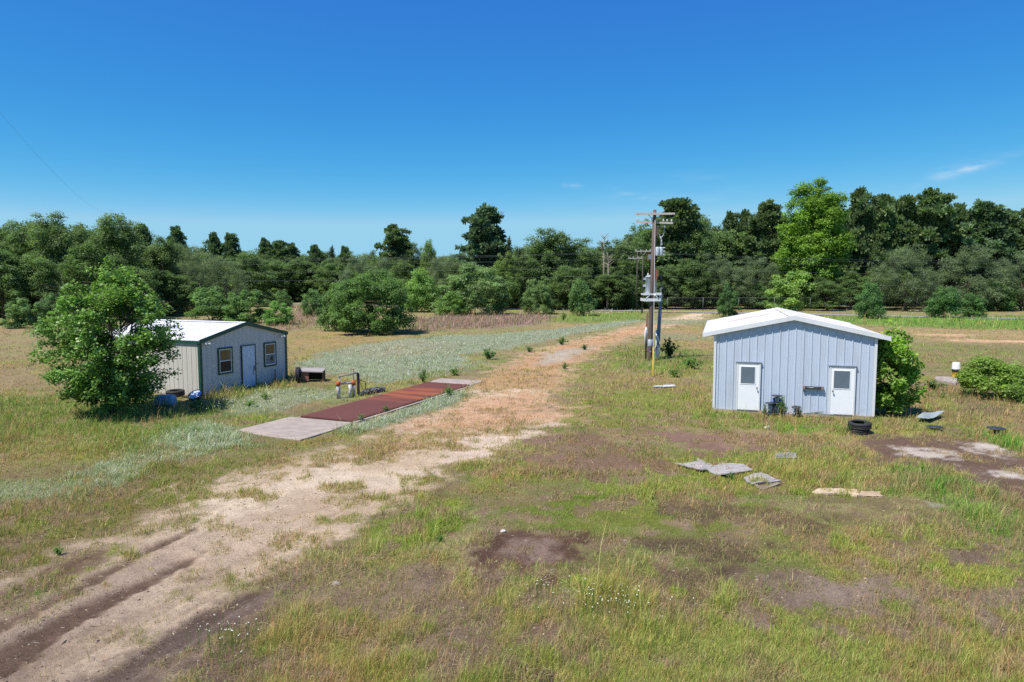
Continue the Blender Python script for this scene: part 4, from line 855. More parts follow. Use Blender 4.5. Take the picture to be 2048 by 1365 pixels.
# ------------------------------------------------------------------ utility poles and wires
PB = G(1299, 721); up = thing('utility_pole', 'tall brown utility pole with two crossarms and a transformer platform', 'utility pole', PB)
def U(px, py, dy=0.0):
    p = AT(px, py, PB[1]+dy); return p-PB
top = U(1309.5, 420)
pl = [np.array([0, 0, -.2]), np.array([0, 0, 0]), top*.5, top]
def polex(z): return top[0]*z/top[2]
MB().tube(pl, [.195, .19, .155, .12], 16).build('pole_shaft', BROWNWOOD, up, True)
armm = mat('grey_crossarm_wood', S(212, 200, 192), .85, var=.12, scale=4, stretch=(.5, 4, 4))
z1 = U(1309, 428.5)[2]; z2 = U(1309, 445)[2]
MB().bb(polex(z1)-1.37, polex(z1)+1.34, -.26, -.14, z1-.07, z1+.07).build('crossarm', armm, up)
MB().box((polex(z2)+.05, .19, z2), (2.55, .1, .12), 0, 0, R(2.2)).build('crossarm', armm, up)
for sg_ in (-1, 1):
    MB().tube([(polex(z1)+sg_*.48, -.20, z1-.06), (polex(z1)+sg_*.09, -.16, z1-.42)], .022, 6).build('brace', STEEL, up, True)
    for xx in ((1.18,) if sg_ < 0 else (.62, .88, 1.18)):
        xq = polex(z2)+.05+sg_*xx; zq = z2+.06-sg_*xx*math.tan(R(2.2))
        MB().lathe([(0, 0), (.03, 0), (.03, .06), (.065, .07), (.07, .10), (.045, .12), (.06, .14), (.045, .19), (0, .2)], (xq, .19, zq), 12).build('insulator', CERAM, up, True)
    MB().lathe([(0, 0), (.03, 0), (.03, .14), (0, .14)], (polex(z1)+sg_*1.2, -.27, z1-.05), 8, M=[[1, 0, 0], [0, 0, -1], [0, 1, 0]]).build('bolt', RUST, up, True)
MB().tube([U(1313, 458), U(1321, 451)], .025, 6).build('brace', GALV, up, True)
MB().bb(polex(9)+.15, polex(9)+.27, -.08, .06, U(1309, 472)[2], U(1309, 452)[2]).build('side_board', BROWNWOOD, up)
MB().tube([U(1330, 447, .2), U(1329.5, 462, .2), U(1325, 474, .1), U(1319.5, 476, .1)], .018, 6).build('jumper_wire', GALV, up, True)
# fuse cutouts and the upper equipment
zc = U(1318, 503)[2]; xc = U(1318.5, 503)[0]
for k, dx in enumerate((-.13, .13)):
    MB().lathe([(0, -.33), (.13, -.33), (.15, -.28), (.15, .22), (.12, .28), (0, .30)], (xc+dx, -.05+.06*k, zc), 16).build('arrester_tank', GREYPAINT, up, True)
for k in range(3):
    MB().lathe([(0, 0), (.05, 0), (.06, .03), (.03, .05), (.06, .08), (.03, .10), (.05, .13), (0, .15)], (xc+.26, -.05, zc-.25+.24*k), 10, M=[[0, 0, 1], [0, 1, 0], [-1, 0, 0]]).build('bushing', CERAM, up, True)
MB().tube([(xc+.05, 0, zc+.28), (xc+.12, 0, zc+.75), (xc, 0, zc+1.05), (xc+.02, 0, zc+1.15)], .03, 8).build('fuse_arm', GALV, up, True)
for k in range(3):
    MB().lathe([(0, 0), (.06, 0), (.07, .03), (.03, .06), (.06, .1), (.03, .13), (.05, .17), (0, .18)], (xc+.16-.03*k, -.02, zc+.42+.22*k), 10).build('insulator', CERAM, up, True)
MB().box((xc-.13, .03, zc), (.3, .08, .12)).build('bracket', GALV, up)
MB().box((xc-.24, .1, zc+.7), (.14, .14, .75), 0, 0, R(6)).build('side_board', PBARK, up)
# transformer on its platform
zp = U(1304, 600)[2]; zt_ = U(1304, 587)[2]; xm = polex(zp)
tz0, tz1 = U(1304, 587)[2], U(1304, 553)[2]
tr_ = MB().lathe([(0, 0), (.37, 0), (.39, .03), (.39, tz1-tz0-.05), (.41, tz1-tz0-.04), (.41, tz1-tz0), (.2, tz1-tz0+.07), (0, tz1-tz0+.09)], (xm+.04, .50, tz0), 26).build('transformer', GREYPAINT, up, True)
for k, (dx, dy) in enumerate(((-.24, .30), (.2, .4))):
    MB().lathe([(0, 0), (.05, 0), (.075, .04), (.04, .07), (.07, .11), (.04, .14), (.05, .2), (0, .22)], (xm+.04+dx, dy+.1, tz1+.02), 12).build('bushing', CERAM, tr_, True)
MB().bb(xm-.48, xm-.33, .42, .58, tz1-.25, tz1-.10).build('lug', GREYPAINT, tr_); MB().bb(xm-.51, xm-.33, .44, .56, tz0+.45, tz0+.6).build('lug', GREYPAINT, tr_)
for k in range(6):
    MB().bb(xm-.22+.09*k, xm-.20+.09*k, .09+.03*abs(k-2.5), .2+.03*abs(k-2.5), tz0+.15, tz1-.2).build('cooling_fin', GREYPAINT, tr_)
plm = MB()
plm.bb(xm-.62, xm+.58, -.27, -.215, zp-.10, zp+.10).bb(xm-.62, xm+.58, .85, .91, zp-.10, zp+.10).bb(xm-.62, xm-.55, -.21, .85, zp-.09, zp+.09).bb(xm+.5, xm+.58, -.21, .85, zp-.09, zp+.09)
plm.bb(xm-.6, xm+.5, -.2, .85, zt_-.12, zt_-.02)
plm.build('platform', WHITE_METAL, up)
for sg_ in (-1, 1):
    MB().tube([(xm+sg_*.45, -.25, zp+.06), (xm+sg_*.12, -.22, zt_-.05)], .045, 8).build('brace', WHITE_METAL, up, True)
    MB().bb(min(xm+sg_*.62, xm+sg_*.2), max(xm+sg_*.62, xm+sg_*.2), -.30, -.2, zt_-.13, zt_+.05).build('bracket', WHITE_METAL, up)
MB().box((xm+.30, .0, U(1312, 550)[2]), (.2, .12, .72), 0, 0, R(8)).build('rusty_cover', mat('orange_brown_steel', S(150, 98, 72), .8, var=.2), up)
MB().lathe([(0, 0), (.10, 0), (.12, .1), (.12, .22), (.05, .3), (0, .3)], U(1321, 562, .2), 14).build('fuse_cutout', BLACKP, up, True)
for k in range(4):
    x0_ = U(1320+k, 562, .2); MB().tube([x0_, x0_+[.05+.06*k, 0, -.5], x0_+[.02+.1*k, 0, -1.0-.1*k], U(1323, 588, .3)], .014, 5).build('cable', BLACKP, up, True)
MB().tube([(-.27, .02, 0), (-.27+polex(3.3), .02, 3.3)], .06, 10).build('conduit', mat('red_brown_conduit', S(112, 66, 60), .6, var=.1), up, True)
MB().tube([(-.30, -.08, 1.25), (-.28, -.08, 2.35)], .075, 10).build('meter_pipe', GALV, up, True)
MB().tube([(-.36, -.08, .85), (-.36, -.08, 2.1)], .03, 8).build('meter_pipe', WHITE_METAL, up, True)
MB().lathe([(.196, 0), (.20, .02), (.198, .47), (.18, .48)], (polex(1.2), 0, 1.0), 20).build('tin_band', mat('galvanised_band', S(172, 180, 190), .5, metal=.1, var=.08), up, True)
MB().lathe([(0, 0), (.03, 0), (.03, .03), (0, .03)], (.02, -.21, .62), 10, M=[[1, 0, 0], [0, 0, -1], [0, 1, 0]]).build('pole_tag', CERAM, up, True)
# guy wire with its yellow guard
ga = G(1306, 756); g_top = PB + U(1309, 441); 
gw = thing('guy_wire', 'white guy wire from the pole top with a yellow guard at its foot', 'guy wire', ga)
MB().tube([(0, 0, 0), (g_top-ga+[0, -.2, 0])], .012, 8).build('wire', mat('pale_cable', S(226, 222, 214), .5, var=.05), gw, True)
k_ = (g_top-ga); k_ = k_/np.linalg.norm(k_)
MB().tube([k_*.1, k_*2.2], .034, 10).build('guard', mat('yellow_guard_plastic', S(232, 196, 70), .5, var=.08), gw, True)
# leaning steel mast with weatherhead
MBs = G(1314, 717) ; ms = thing('service_mast', 'blue grey steel service mast leaning beside the tall brown pole', 'mast', MBs)
mt = AT(1322, 588, MBs[1]+.3)-MBs
d_ = mt/np.linalg.norm(mt); Mz = mt
V = []
for (f_, s_) in ((0, .125), (1, .10)):
    c_ = Mz*f_
    V += [c_+[-s_, -s_*.7, 0], c_+[s_, -s_*.7, 0], c_+[s_, s_*.7, 0], c_+[-s_, s_*.7, 0]]
MB().add(V, [(3, 2, 1, 0), (4, 5, 6, 7), (0, 1, 5, 4), (1, 2, 6, 5), (2, 3, 7, 6), (3, 0, 4, 7)]).build('mast_column', BLUEGREY, ms)
MB().tube([Mz*.97+[0, 0, 0], Mz+[-.04, -.05, .30], Mz+[0, -.05, .42], Mz+[.09, -.06, .40]], .065, 10).build('weatherhead', GALV, ms, True)
for zz in (.66, .69, .72): MB().box(Mz*zz+[.02, -.085, 0], (.05, .02, .10)).build('cover_plate', CERAM, ms)
MB().tube([Mz*.05+[.12, -.11, -.1], Mz*.40+[.10, -.1, 0]], .022, 8).build('conduit', WHITE_METAL, ms, True)
MB().tube([Mz*.05+[-.24, -.09, .3], Mz*.2+[-.14, -.1, 0], Mz*.44+[-.18, -.1, 0]], .05, 10).build('conduit', CERAM, ms, True)
MB().box(Mz*.30+[-.06, -.12, 0], (.16, .08, .5)).build('meter_box', GALV, ms)

# far roadside poles with wires
FARWOOD = mat('dark_pole_wood', S(92, 84, 76), .9, var=.2, scale=5, stretch=(5, 5, .25))
def far_pole(px, pyb, pyt, label, arms, boxed):
    q_ = G(px, pyb); H_ = AT(px, pyt, q_[1])[2]; t_ = thing('utility_pole', label, 'utility pole', q_, 0, 'distribution poles by the far road')
    MB().tube([(0, 0, -.2), (0, 0, H_)], [.14, .09], 12).build('pole_shaft', FARWOOD, t_, True)
    for (dx, za, ln_) in arms:
        z_ = AT(px, za, q_[1])[2]
        MB().bb(dx-ln_/2, dx+ln_/2, -.24, -.12, z_-.07, z_+.07).build('crossarm', armm, t_)
        for s_ in (-.46, -.15, .2, .46):
            MB().lathe([(0, 0), (.04, 0), (.08, .07), (.05, .12), (.08, .16), (.04, .24), (0, .25)], (dx+s_*ln_, -.18, z_+.07), 10).build('insulator', CERAM, t_, True)
        for s_ in (-1, 1): MB().tube([(dx*.3+s_*.6, -.18, z_-.05), (0, -.16, z_-.6)], .03, 6).build('brace', armm, t_, True)
    if boxed:
        z_ = AT(px, 515, q_[1])[2]
        MB().box((1.25, .1, z_), (.95, .7, 1.15), .3).build('transformer_box', mat('rust_brown_tank', S(132, 92, 74), .8, var=.15), t_)
        MB().box((1.12, -.32, z_+.05), (.5, .06, .8), .3).build('box_panel', GALV, t_)
        MB().tube([(0, 0, z_+.5), (1.4, 0, z_+.72)], .05, 8).build('bracket', RUST, t_, True)
    return q_, H_
qA, HA = far_pole(1284, 627, 499, 'nearer brown roadside pole with a rusty box beyond the tall pole', [(-.0, 503, 2.6)], True)
qB, HB = far_pole(1273, 621, 504, 'farther thin roadside pole left of the pole with the box', [(-.4, 517, 2.6)], False)
WIRE = mat('aluminium_conductor', S(140, 146, 148), .6, metal=.3, var=.03)
def wire(a, b_, sag, r, label, m=WIRE, n=24):
    a, b_ = np.array(a, float), np.array(b_, float); pts = []
    for i in range(n+1):
        u = i/n; p = a*(1-u)+b_*u; p[2] -= sag*4*u*(1-u); pts.append(p-a)
    o = MB().tube(pts, r, 5).build('power_line', m, None, True); o.location = tuple(a)
    return tag(o, label, 'power line', 'overhead wires along the far road')
for k, (za, pl_, pr_, lab) in enumerate([(503, 514, 518, 'topmost pale wire'), (505, 517, 524, 'second pale wire from the top'), (517, 520, 530, 'third pale wire from the top'), (533, 536, 543, 'fourth pale wire from the top'), (550, 553, 572, 'lowest pale wire')]):
    zA = AT(1284, za, qA[1])[2]; xo = qA[0] + (-1.2, 0, 1.2, .15, .15)[k]
    wire((xo, qA[1]-.2, zA), AT(-150, pl_, 150), 1.0, .009, lab+' left of the far road poles, crossing the treeline')
    wire((xo, qA[1]-.2, zA), AT(2250, pr_, 128), .9, .009, lab+' right of the far road poles, crossing the treeline')
wire(AT(215, 428, 140), (-20, 18, 19.5), 2.5, .006, 'thin dark wire slanting up across the clear sky at the left', mat('grey_cable', S(96, 110, 130), .6))

# chain link fence along the wood, and the far road
FENCEM = mat('dull_fence_steel', S(128, 130, 130), .6, metal=.2, var=.1)
YF = 129.0; fx0, fx1 = AT(1335, 600, YF)[0], AT(2120, 600, YF)[0]
fe = thing('chain_link_fence', 'grey chain link fence along the foot of the wood on the right', 'fence', (fx0, YF, 0))
nP = 12
for k in range(nP):
    x_ = (fx1-fx0)*k/(nP-1); MB().tube([(x_, 0, 0), (x_, 0, 2.5)], .045, 8).build('post', FENCEM, fe, True)
MB().tube([(0, 0, 2.4), (fx1-fx0, 0, 2.4)], .02, 6).build('top_rail', FENCEM, fe, True)
fm = MB(); x_ = 0
while x_ < fx1-fx0-2.3:
    fm.tube([(x_, .0, .05), (x_+2.3, .0, 2.35)], .003, 3, False); fm.tube([(x_+2.3, .02, .05), (x_, .02, 2.35)], .003, 3, False); x_ += .35
fm.build('wire_mesh', FENCEM, fe)
ra, rb = G(1060, 618.5), G(1460, 626.5); rc_, rd_ = G(1000, 617.5), G(1700, 628)
rdm = MB()
dv = (rb-ra)[:2]; dv /= np.linalg.norm(dv); nv_ = np.array([-dv[1], dv[0]])
for (a_s, b_s) in ((-60, 140),):
    p0, p1 = ra[:2]+dv*a_s, ra[:2]+dv*b_s
    rdm.add([(*(p0-nv_*2.6), .07), (*(p1-nv_*2.6), .07), (*(p1+nv_*2.6), .07), (*(p0+nv_*2.6), .07)], [(0, 1, 2, 3)])
o = rdm.build('road', mat('old_asphalt', S(150, 148, 142), .95, var=.1, scale=.8), None); tag(o, 'narrow grey asphalt road along the foot of the wood', 'road', kind='structure')

# ------------------------------------------------------------------ trees
LEAF = leaf_mat('leaf', trans=.4, rough=.55, spec=.3)
NEEDLE = leaf_mat('needles', trans=.32, rough=.6, spec=.25)
def unit(v): return v/(np.linalg.norm(v, axis=-1, keepdims=True)+1e-9)
def quads(P, N, Ls, Wr, rng):
    n = len(P); N = unit(N); a = unit(np.cross(N, unit(rng.normal(size=(n, 3))))); b_ = np.cross(N, a)
    Ls = np.broadcast_to(Ls, (n,))[:, None]
    fold = N*Ls*.12
    return np.stack([P-a*Ls*.5, P+b_*Ls*Wr*.5+fold-a*Ls*.06, P+a*Ls*.5, P-b_*Ls*Wr*.5+fold-a*Ls*.06], 1).reshape(-1, 3)
def rnd_dir(n, rng): return unit(rng.normal(size=(n, 3)))
def leafy(seed, H, Rr, zb, K, rc, nl, ls, up=.45, col=(.05, .085, .03), squash=.8, lump=.3, wr=.6, yell=.25, inner=.4, topflat=1.0, trunk=True, tr_r=None, lean=0.1, dome=False, jag=.16):
    """a broadleaf crown: leaf clumps on an uneven ellipsoid, with limbs to the clumps"""
    rng = np.random.RandomState(seed); col = np.array(col)
    d = rnd_dir(K*3, rng); d = d[d[:, 2] > -.75][:K]; K = len(d)
    lobe = rnd_dir(7, rng); lam = rng.uniform(-lump, lump, 7)
    rad = 1+sum(l*np.maximum(d@q, 0)**3 for l, q in zip(lam, lobe))
    rad = rad*rng.uniform(1-jag, 1+jag, K)
    u = rng.uniform(inner, 1, K)**.55
    zc = zb+(H-zb)*(.30 if dome else .46)
    rcs = rc*rng.uniform(.65, 1.4, K)
    cen = np.stack([d[:, 0]*(Rr-rc*.6), d[:, 1]*(Rr-rc*.6), np.where(d[:, 2] > 0, d[:, 2]*(H-zc-rc*.5)*topflat, d[:, 2]*(zc-zb)/np.where(dome, .75, 1.0))], -1)*(rad*u)[:, None] + [0, 0, zc]
    cen[:, 2] = np.clip(cen[:, 2], zb*.9+rcs*(.15 if dome else .3), None)
    w_ = rcs**2; ids = rng.choice(K, nl, p=w_/w_.sum())
    dd = rnd_dir(nl, rng); flip = (dd[:, 2] < 0) & (rng.rand(nl) < .55); dd[flip, 2] *= -1
    rr = rcs[ids]*rng.rand(nl)**.4*rng.uniform(.7, 1.15, nl)
    P = cen[ids] + dd*rr[:, None]*[1, 1, squash]; P[:, 2] = np.maximum(P[:, 2], .02*H)
    fz = H/np.percentile(P[:, 2], 99.6); fr = Rr/np.percentile(np.hypot(P[:, 0], P[:, 1]), 98); fv = np.array([fr, fr, fz]); P = P*fv; cen = cen*fv
    N = dd*.7 + np.array([0, 0, up]) + rng.normal(0, .45, (nl, 3))
    cl = (1+rng.normal(0, .13, K))[ids]*rng.uniform(.72, 1.3, nl)
    yl = np.clip(rng.normal(0, .5, K)[ids]*.5+rng.uniform(0, 1, nl)*.5, 0, 1)*yell
    cols = col*cl[:, None]; cols = cols*(1-yl[:, None]) + cols*np.array([1.7, 1.35, .8])*yl[:, None]
    Vq = quads(P, N, ls*rng.uniform(.6, 1.3, nl), wr, rng); cols = np.repeat(cols, 4, 0)
    tm_ = MB(); rt = tr_r or H*.022
    if trunk:
        th = zb+(H-zb)*.45; pts = [np.array([0, 0, -.1])]
        for k in range(1, 6): pts.append(np.array([rng.normal(0, lean*.3*H/10), rng.normal(0, lean*.3*H/10), th*k/5]))
        tm_.tube(pts, [rt*1.25, rt, rt*.9, rt*.8, rt*.65, rt*.45], 8)
        for k in rng.choice(K, min(K, 14), False):
            j = rng.randint(2, 6); s_ = pts[j]; m_ = (s_+cen[k])/2+[0, 0, -.04*H]
            tm_.tube([s_, m_, cen[k]], [rt*.4, rt*.25, rt*.08], 5)
    return Vq, cols, tm_
def pine(seed, H, Rr, zb, nb, tuft, per, nl, col=(.042, .07, .028), top=.25, irr=.5):
    rng = np.random.RandomState(seed); col = np.array(col); TP, TR, TC = [], [], []; tm_ = MB()
    pts = [np.array([rng.normal(0, .04)*k, rng.normal(0, .04)*k, H*.97*k/7]) for k in range(8)]; pts[0][2] = -.1
    tm_.tube(pts, [H*.017*(1-.82*k/7) for k in range(8)], 8)
    cr = H-zb
    for i in range(nb):
        f = ((i+rng.rand())/nb)**.85; z = zb+cr*f*.98
        prof = (top+(1-top)*(1-f**2.4)**.7)*(.6+.4*min(1, f*3.5)); L_ = Rr*prof*rng.uniform(1-irr, 1.1)
        a = i*2.4+rng.normal(0, .5); rise = rng.uniform(.05, .5)*(.3+f)
        e_ = np.array([math.cos(a), math.sin(a), 0]); s_ = np.array([np.interp(z, [p[2] for p in pts], [p[0] for p in pts]), np.interp(z, [p[2] for p in pts], [p[1] for p in pts]), z])
        en = s_+e_*L_+[0, 0, L_*rise]; m_ = s_+e_*L_*.5+[0, 0, L_*rise*.25]
        tm_.tube([s_, m_, en], [H*.0045, H*.003, H*.001], 4, False)
        nt_ = max(2, int(per*L_/Rr+1)); sh = 1+rng.normal(0, .14)
        for q_ in np.linspace(.42, 1.0, nt_):
            p = (1-q_)**2*s_+2*q_*(1-q_)*m_+q_**2*en + rng.normal(0, tuft*.55, 3)*[1, 1, .5]; TP.append(p); TR.append(tuft*rng.uniform(.7, 1.25)); TC.append(sh*(1+rng.normal(0, .1)))
    for q_ in range(5): TP.append(np.array([pts[-1][0], pts[-1][1], H-tuft*1.0*q_*.7])+rng.normal(0, tuft*.35, 3)); TR.append(tuft*.7); TC.append(1)
    TP, TR, TC = np.array(TP), np.array(TR), np.array(TC); ids = rng.randint(0, len(TP), nl)
    dd = rnd_dir(nl, rng); dd[:, 2] = dd[:, 2]*.8+.25; dd = unit(dd)
    P = TP[ids]+dd*(TR[ids]*rng.uniform(.25, 1, nl))[:, None]*[1, 1, .75]
    Ls = TR[ids]*rng.uniform(.45, .8, nl)
    b_ = unit(np.cross(dd, rnd_dir(nl, rng)))
    W_ = (Ls*.22)[:, None]
    Vq = np.stack([P-dd*Ls[:, None]*.5-b_*W_*.5, P-dd*Ls[:, None]*.5+b_*W_*.5, P+dd*Ls[:, None]*.6+b_*W_, P+dd*Ls[:, None]*.6-b_*W_], 1).reshape(-1, 3)
    cols = np.repeat(col*(TC[ids]*rng.uniform(.75, 1.3, nl))[:, None]*np.where(rng.rand(nl, 1) < .2, [[1.35, 1.2, 1.0]], [[1, 1, 1]]), 4, 0)
    return Vq, cols, tm_
def cedar(seed, H, Rr, nl, col=(.085, .12, .066)):
    rng = np.random.RandomState(seed); nb = 90; TP, TD, TL = [], [], []; tm_ = MB().tube([(0, 0, -.1), (0, 0, H*.95)], [H*.018, H*.004], 7)
    for i in range(nb):
        f = (i+rng.rand())/nb; L_ = Rr*(1-f)**.8*rng.uniform(.6, 1.1)+.05*Rr; a = i*2.4; z = H*(.06+.9*f)
        e_ = np.array([math.cos(a), math.sin(a), rng.uniform(.2, .8)]); TP.append((0, 0, z)); TD.append(e_); TL.append(L_)
        tm_.tube([(0, 0, z), np.array([0, 0, z])+e_*L_], [H*.004, H*.001], 4, False)
    TP, TD, TL = np.array(TP, float), np.array(TD), np.array(TL); ids = rng.choice(nb, nl, p=TL/TL.sum())
    P = TP[ids]+TD[ids]*(TL[ids]*rng.uniform(.15, 1.05, nl))[:, None]+rng.normal(0, H*.012, (nl, 3))
    N = rnd_dir(nl, rng); cols = np.repeat(np.array(col)*rng.uniform(.7, 1.35, nl)[:, None], 4, 0)
    return quads(P, N, H*.035*rng.uniform(.6, 1.3, nl), .35, rng), cols, tm_
def sprays(seed, H, Rr, zb, nb, nl, ls, stems, col, droop=.12, yell=.35, spread=.22):
    """a tree of separate leafy sprays on visible branches (near trees)"""
    rng = np.random.RandomState(seed); tm_ = MB(); segs = []; col = np.array(col)
    for s_ in range(stems):
        a = 2*PI*s_/stems+rng.rand(); ba_ = np.array([.12*math.cos(a), .12*math.sin(a), -.1])*(stems > 1) + [0, 0, -.05]
        hh = H*rng.uniform(.72, .95) if s_ else H*.97; dv_ = np.array([math.cos(a), math.sin(a), 0])*Rr*.22*(stems > 1)
        pts = [ba_+dv_*(k/6)**1.3*2+[0, 0, hh*k/6]+rng.normal(0, .03, 3)*k*.6 for k in range(7)]
        tm_.tube(pts, [H*.012*(1-.85*k/6) for k in range(7)], 7)
        for i in range(nb//stems):
            f = rng.uniform(0, 1)**.9; z = zb+(hh-zb)*f; p0 = np.array([np.interp(z, [p[2] for p in pts], [p[j] for p in pts]) for j in range(3)])
            zr = (z-zb)/(H-zb); prof = math.sin(PI*min(.97, .20+zr*.72))**.75
            a2 = rng.uniform(0, 2*PI); L_ = Rr*prof*rng.uniform(.55, 1.12); L_ = max(.3, min(L_, Rr*1.08*prof-(p0[0]*math.cos(a2)+p0[1]*math.sin(a2)))); rise = rng.uniform(.05, .6)+zr*.7
            e_ = np.array([math.cos(a2), math.sin(a2), 0]); mid = p0+e_*L_*.5+[0, 0, L_*rise*.5]; en = p0+e_*L_+[0, 0, L_*rise*.75-droop*L_]
            tm_.tube([p0, mid, en], [H*.0045, H*.003, H*.0012], 4, False)
            sh = 1+rng.normal(0, .12)
            for k in range(7):
                q_ = rng.uniform(.3, 1); b0 = (1-q_)**2*p0+2*q_*(1-q_)*mid+q_**2*en
                d_ = unit(e_*.6+rng.normal(0, .6, 3)*[1, 1, .6]+[0, 0, .25]); segs.append((b0, d_*rng.uniform(.35, .9)*Rr*spread, sh))
            segs.append((mid+(en-mid)*.4, (en-mid)*.7, sh))
    B0 = np.array([s_[0] for s_ in segs]); D0 = np.array([s_[1] for s_ in segs]); SH = np.array([s_[2] for s_ in segs])
    ids = rng.randint(0, len(segs), nl); u = rng.rand(nl)
    P = B0[ids]+D0[ids]*u[:, None]+rng.normal(0, ls*.75, (nl, 3)); P[:, 2] = np.maximum(P[:, 2], .25)
    zr_ = np.clip((P[:, 2]-zb)/(H-zb), 0, 1); env = Rr*1.12*np.sin(PI*np.minimum(.97, .2+zr_*.72))**.6*(.86+.28*vnoise(np.arctan2(P[:, 1], P[:, 0])*2.2+9, P[:, 2]*1.1, seed))
    kp = np.hypot(P[:, 0], P[:, 1]) < env; P, ids = P[kp], ids[kp]; nl = len(P)
    N = np.array([0, 0, .8])+rng.normal(0, .55, (nl, 3))+unit(D0[ids])*.2
    yl = rng.rand(nl)**2*yell+np.clip((P[:, 2]/H-.6), 0, 1)*yell
    cols = col*(SH[ids]*rng.uniform(.72, 1.3, nl))[:, None]; cols = cols*(1-yl[:, None])+cols*np.array([1.7, 1.4, .75])*yl[:, None]
    return quads(P, N, ls*rng.uniform(.6, 1.3, nl), .75, rng), np.repeat(cols, 4, 0), tm_
def no_trunk(d_): return d_[0], d_[1], MB().tube([(.3, .1, -.1), (.5, .2, .8)], .05, 6).tube([(-.3, 0, -.1), (-.5, -.2, .8)], .05, 6).tube([(0, -.2, -.1), (.1, -.5, .8)], .05, 6)
PROTO = {}
def proto(key, data, lm, bm, w_, h_):
    Vq, cols, tm_ = data
    PROTO[key] = (np_mesh(key+'_crown', Vq, 4, lm, cols), tm_.mesh(key+'_trunk', bm, True), w_, h_, Vq, cols)
for i in range(5): proto('oak%d' % i, leafy(100+i, 14, 5.2, .4, 170, 1.08, 26000, .31, col=(.122, .184, .07), lump=.4, up=.7), LEAF, BARK, 10.4, 14)
for i in range(3): proto('grey%d' % i, leafy(130+i, 11, 5.6, .8, 150, .95, 26000, .235, col=(.15, .198, .112), lump=.3, yell=.12, up=.6, wr=.4, dome=True), LEAF, BARK, 11.2, 11)
for i in range(5): proto('pine%d' % i, pine(160+i, 22, 4.6+.3*i, 3.0+1.0*(i % 3), 72, 1.2, 4, 20000, top=.12, irr=.6, col=(.114, .164, .074)), NEEDLE, PBARK, 2*(4.6+.3*i)*.95, 22)
proto('pineX', pine(171, 21, 5.0, 5.0, 84, 1.0, 5, 24000, top=.12, irr=.5, col=(.1, .155, .086)), NEEDLE, PBARK, 9.4, 21)
proto('cedar0', cedar(190, 9, 1.8, 6000), NEEDLE, BARK, 3.6, 9)
for i in range(4): proto('bush%d' % i, no_trunk(leafy(200+i, 6, 3.6, .1, 70, .85, 11000, .30, col=(.125, .215, .08), lump=.4, yell=.3, tr_r=.06, dome=True)), LEAF, BARK, 7.2, 6)
proto('chinaberry', no_trunk(leafy(220, 7, 5.6, .2, 120, 1.1, 20000, .34, up=.9, col=(.15, .225, .1), squash=.45, lump=.35, wr=.45, tr_r=.1, dome=True)), LEAF, BARK, 11.2, 7)
proto('tallgreen', leafy(231, 24, 6.4, 1.5, 330, 1.35, 60000, .40, col=(.1, .17, .045), lump=.1, yell=.4, inner=.2, jag=.07), LEAF, BARK, 13.6, 24)
proto('midbush', no_trunk(leafy(243, 6.2, 4.7, .1, 190, .75, 36000, .22, col=(.12, .21, .072), up=.7, lump=.2, yell=.35, jag=.13, tr_r=.1, dome=True)), LEAF, BARK, 9.8, 6.4)
def place(key, px, ytop, wpx, Y, tint, label, cat='tree', group=None, rz=None, name=None, ybase=None):
    if ybase: Y = G(px, ybase)[1]
    me_c, me_t, w_, h_ = PROTO[key][:4]
    p = AT(px, 600, Y); zt_ = AT(px, ytop, Y)[2]; W = wpx/F*Y*1.02
    t_ = thing(name or 'tree', label, cat, (p[0], Y, gz(p[0], Y) if Y < 170 else 0), (hash((px, ytop)) % 628)/100. if rz is None else rz, group)
    c_ = link('crown' if cat == 'tree' else 'foliage', me_c, t_); k_ = link('trunk' if cat == 'tree' else 'stem', me_t, t_)
    sx_, sz_ = W/w_, zt_/h_
    for o_ in (c_, k_): o_.scale = (sx_, sx_, sz_)
    c_.color = tuple(tint)+(1,)
    return t_
T0 = (1, 1, 1)
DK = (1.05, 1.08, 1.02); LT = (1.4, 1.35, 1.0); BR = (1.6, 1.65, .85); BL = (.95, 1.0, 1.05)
gW = 'trees of the wood edge'
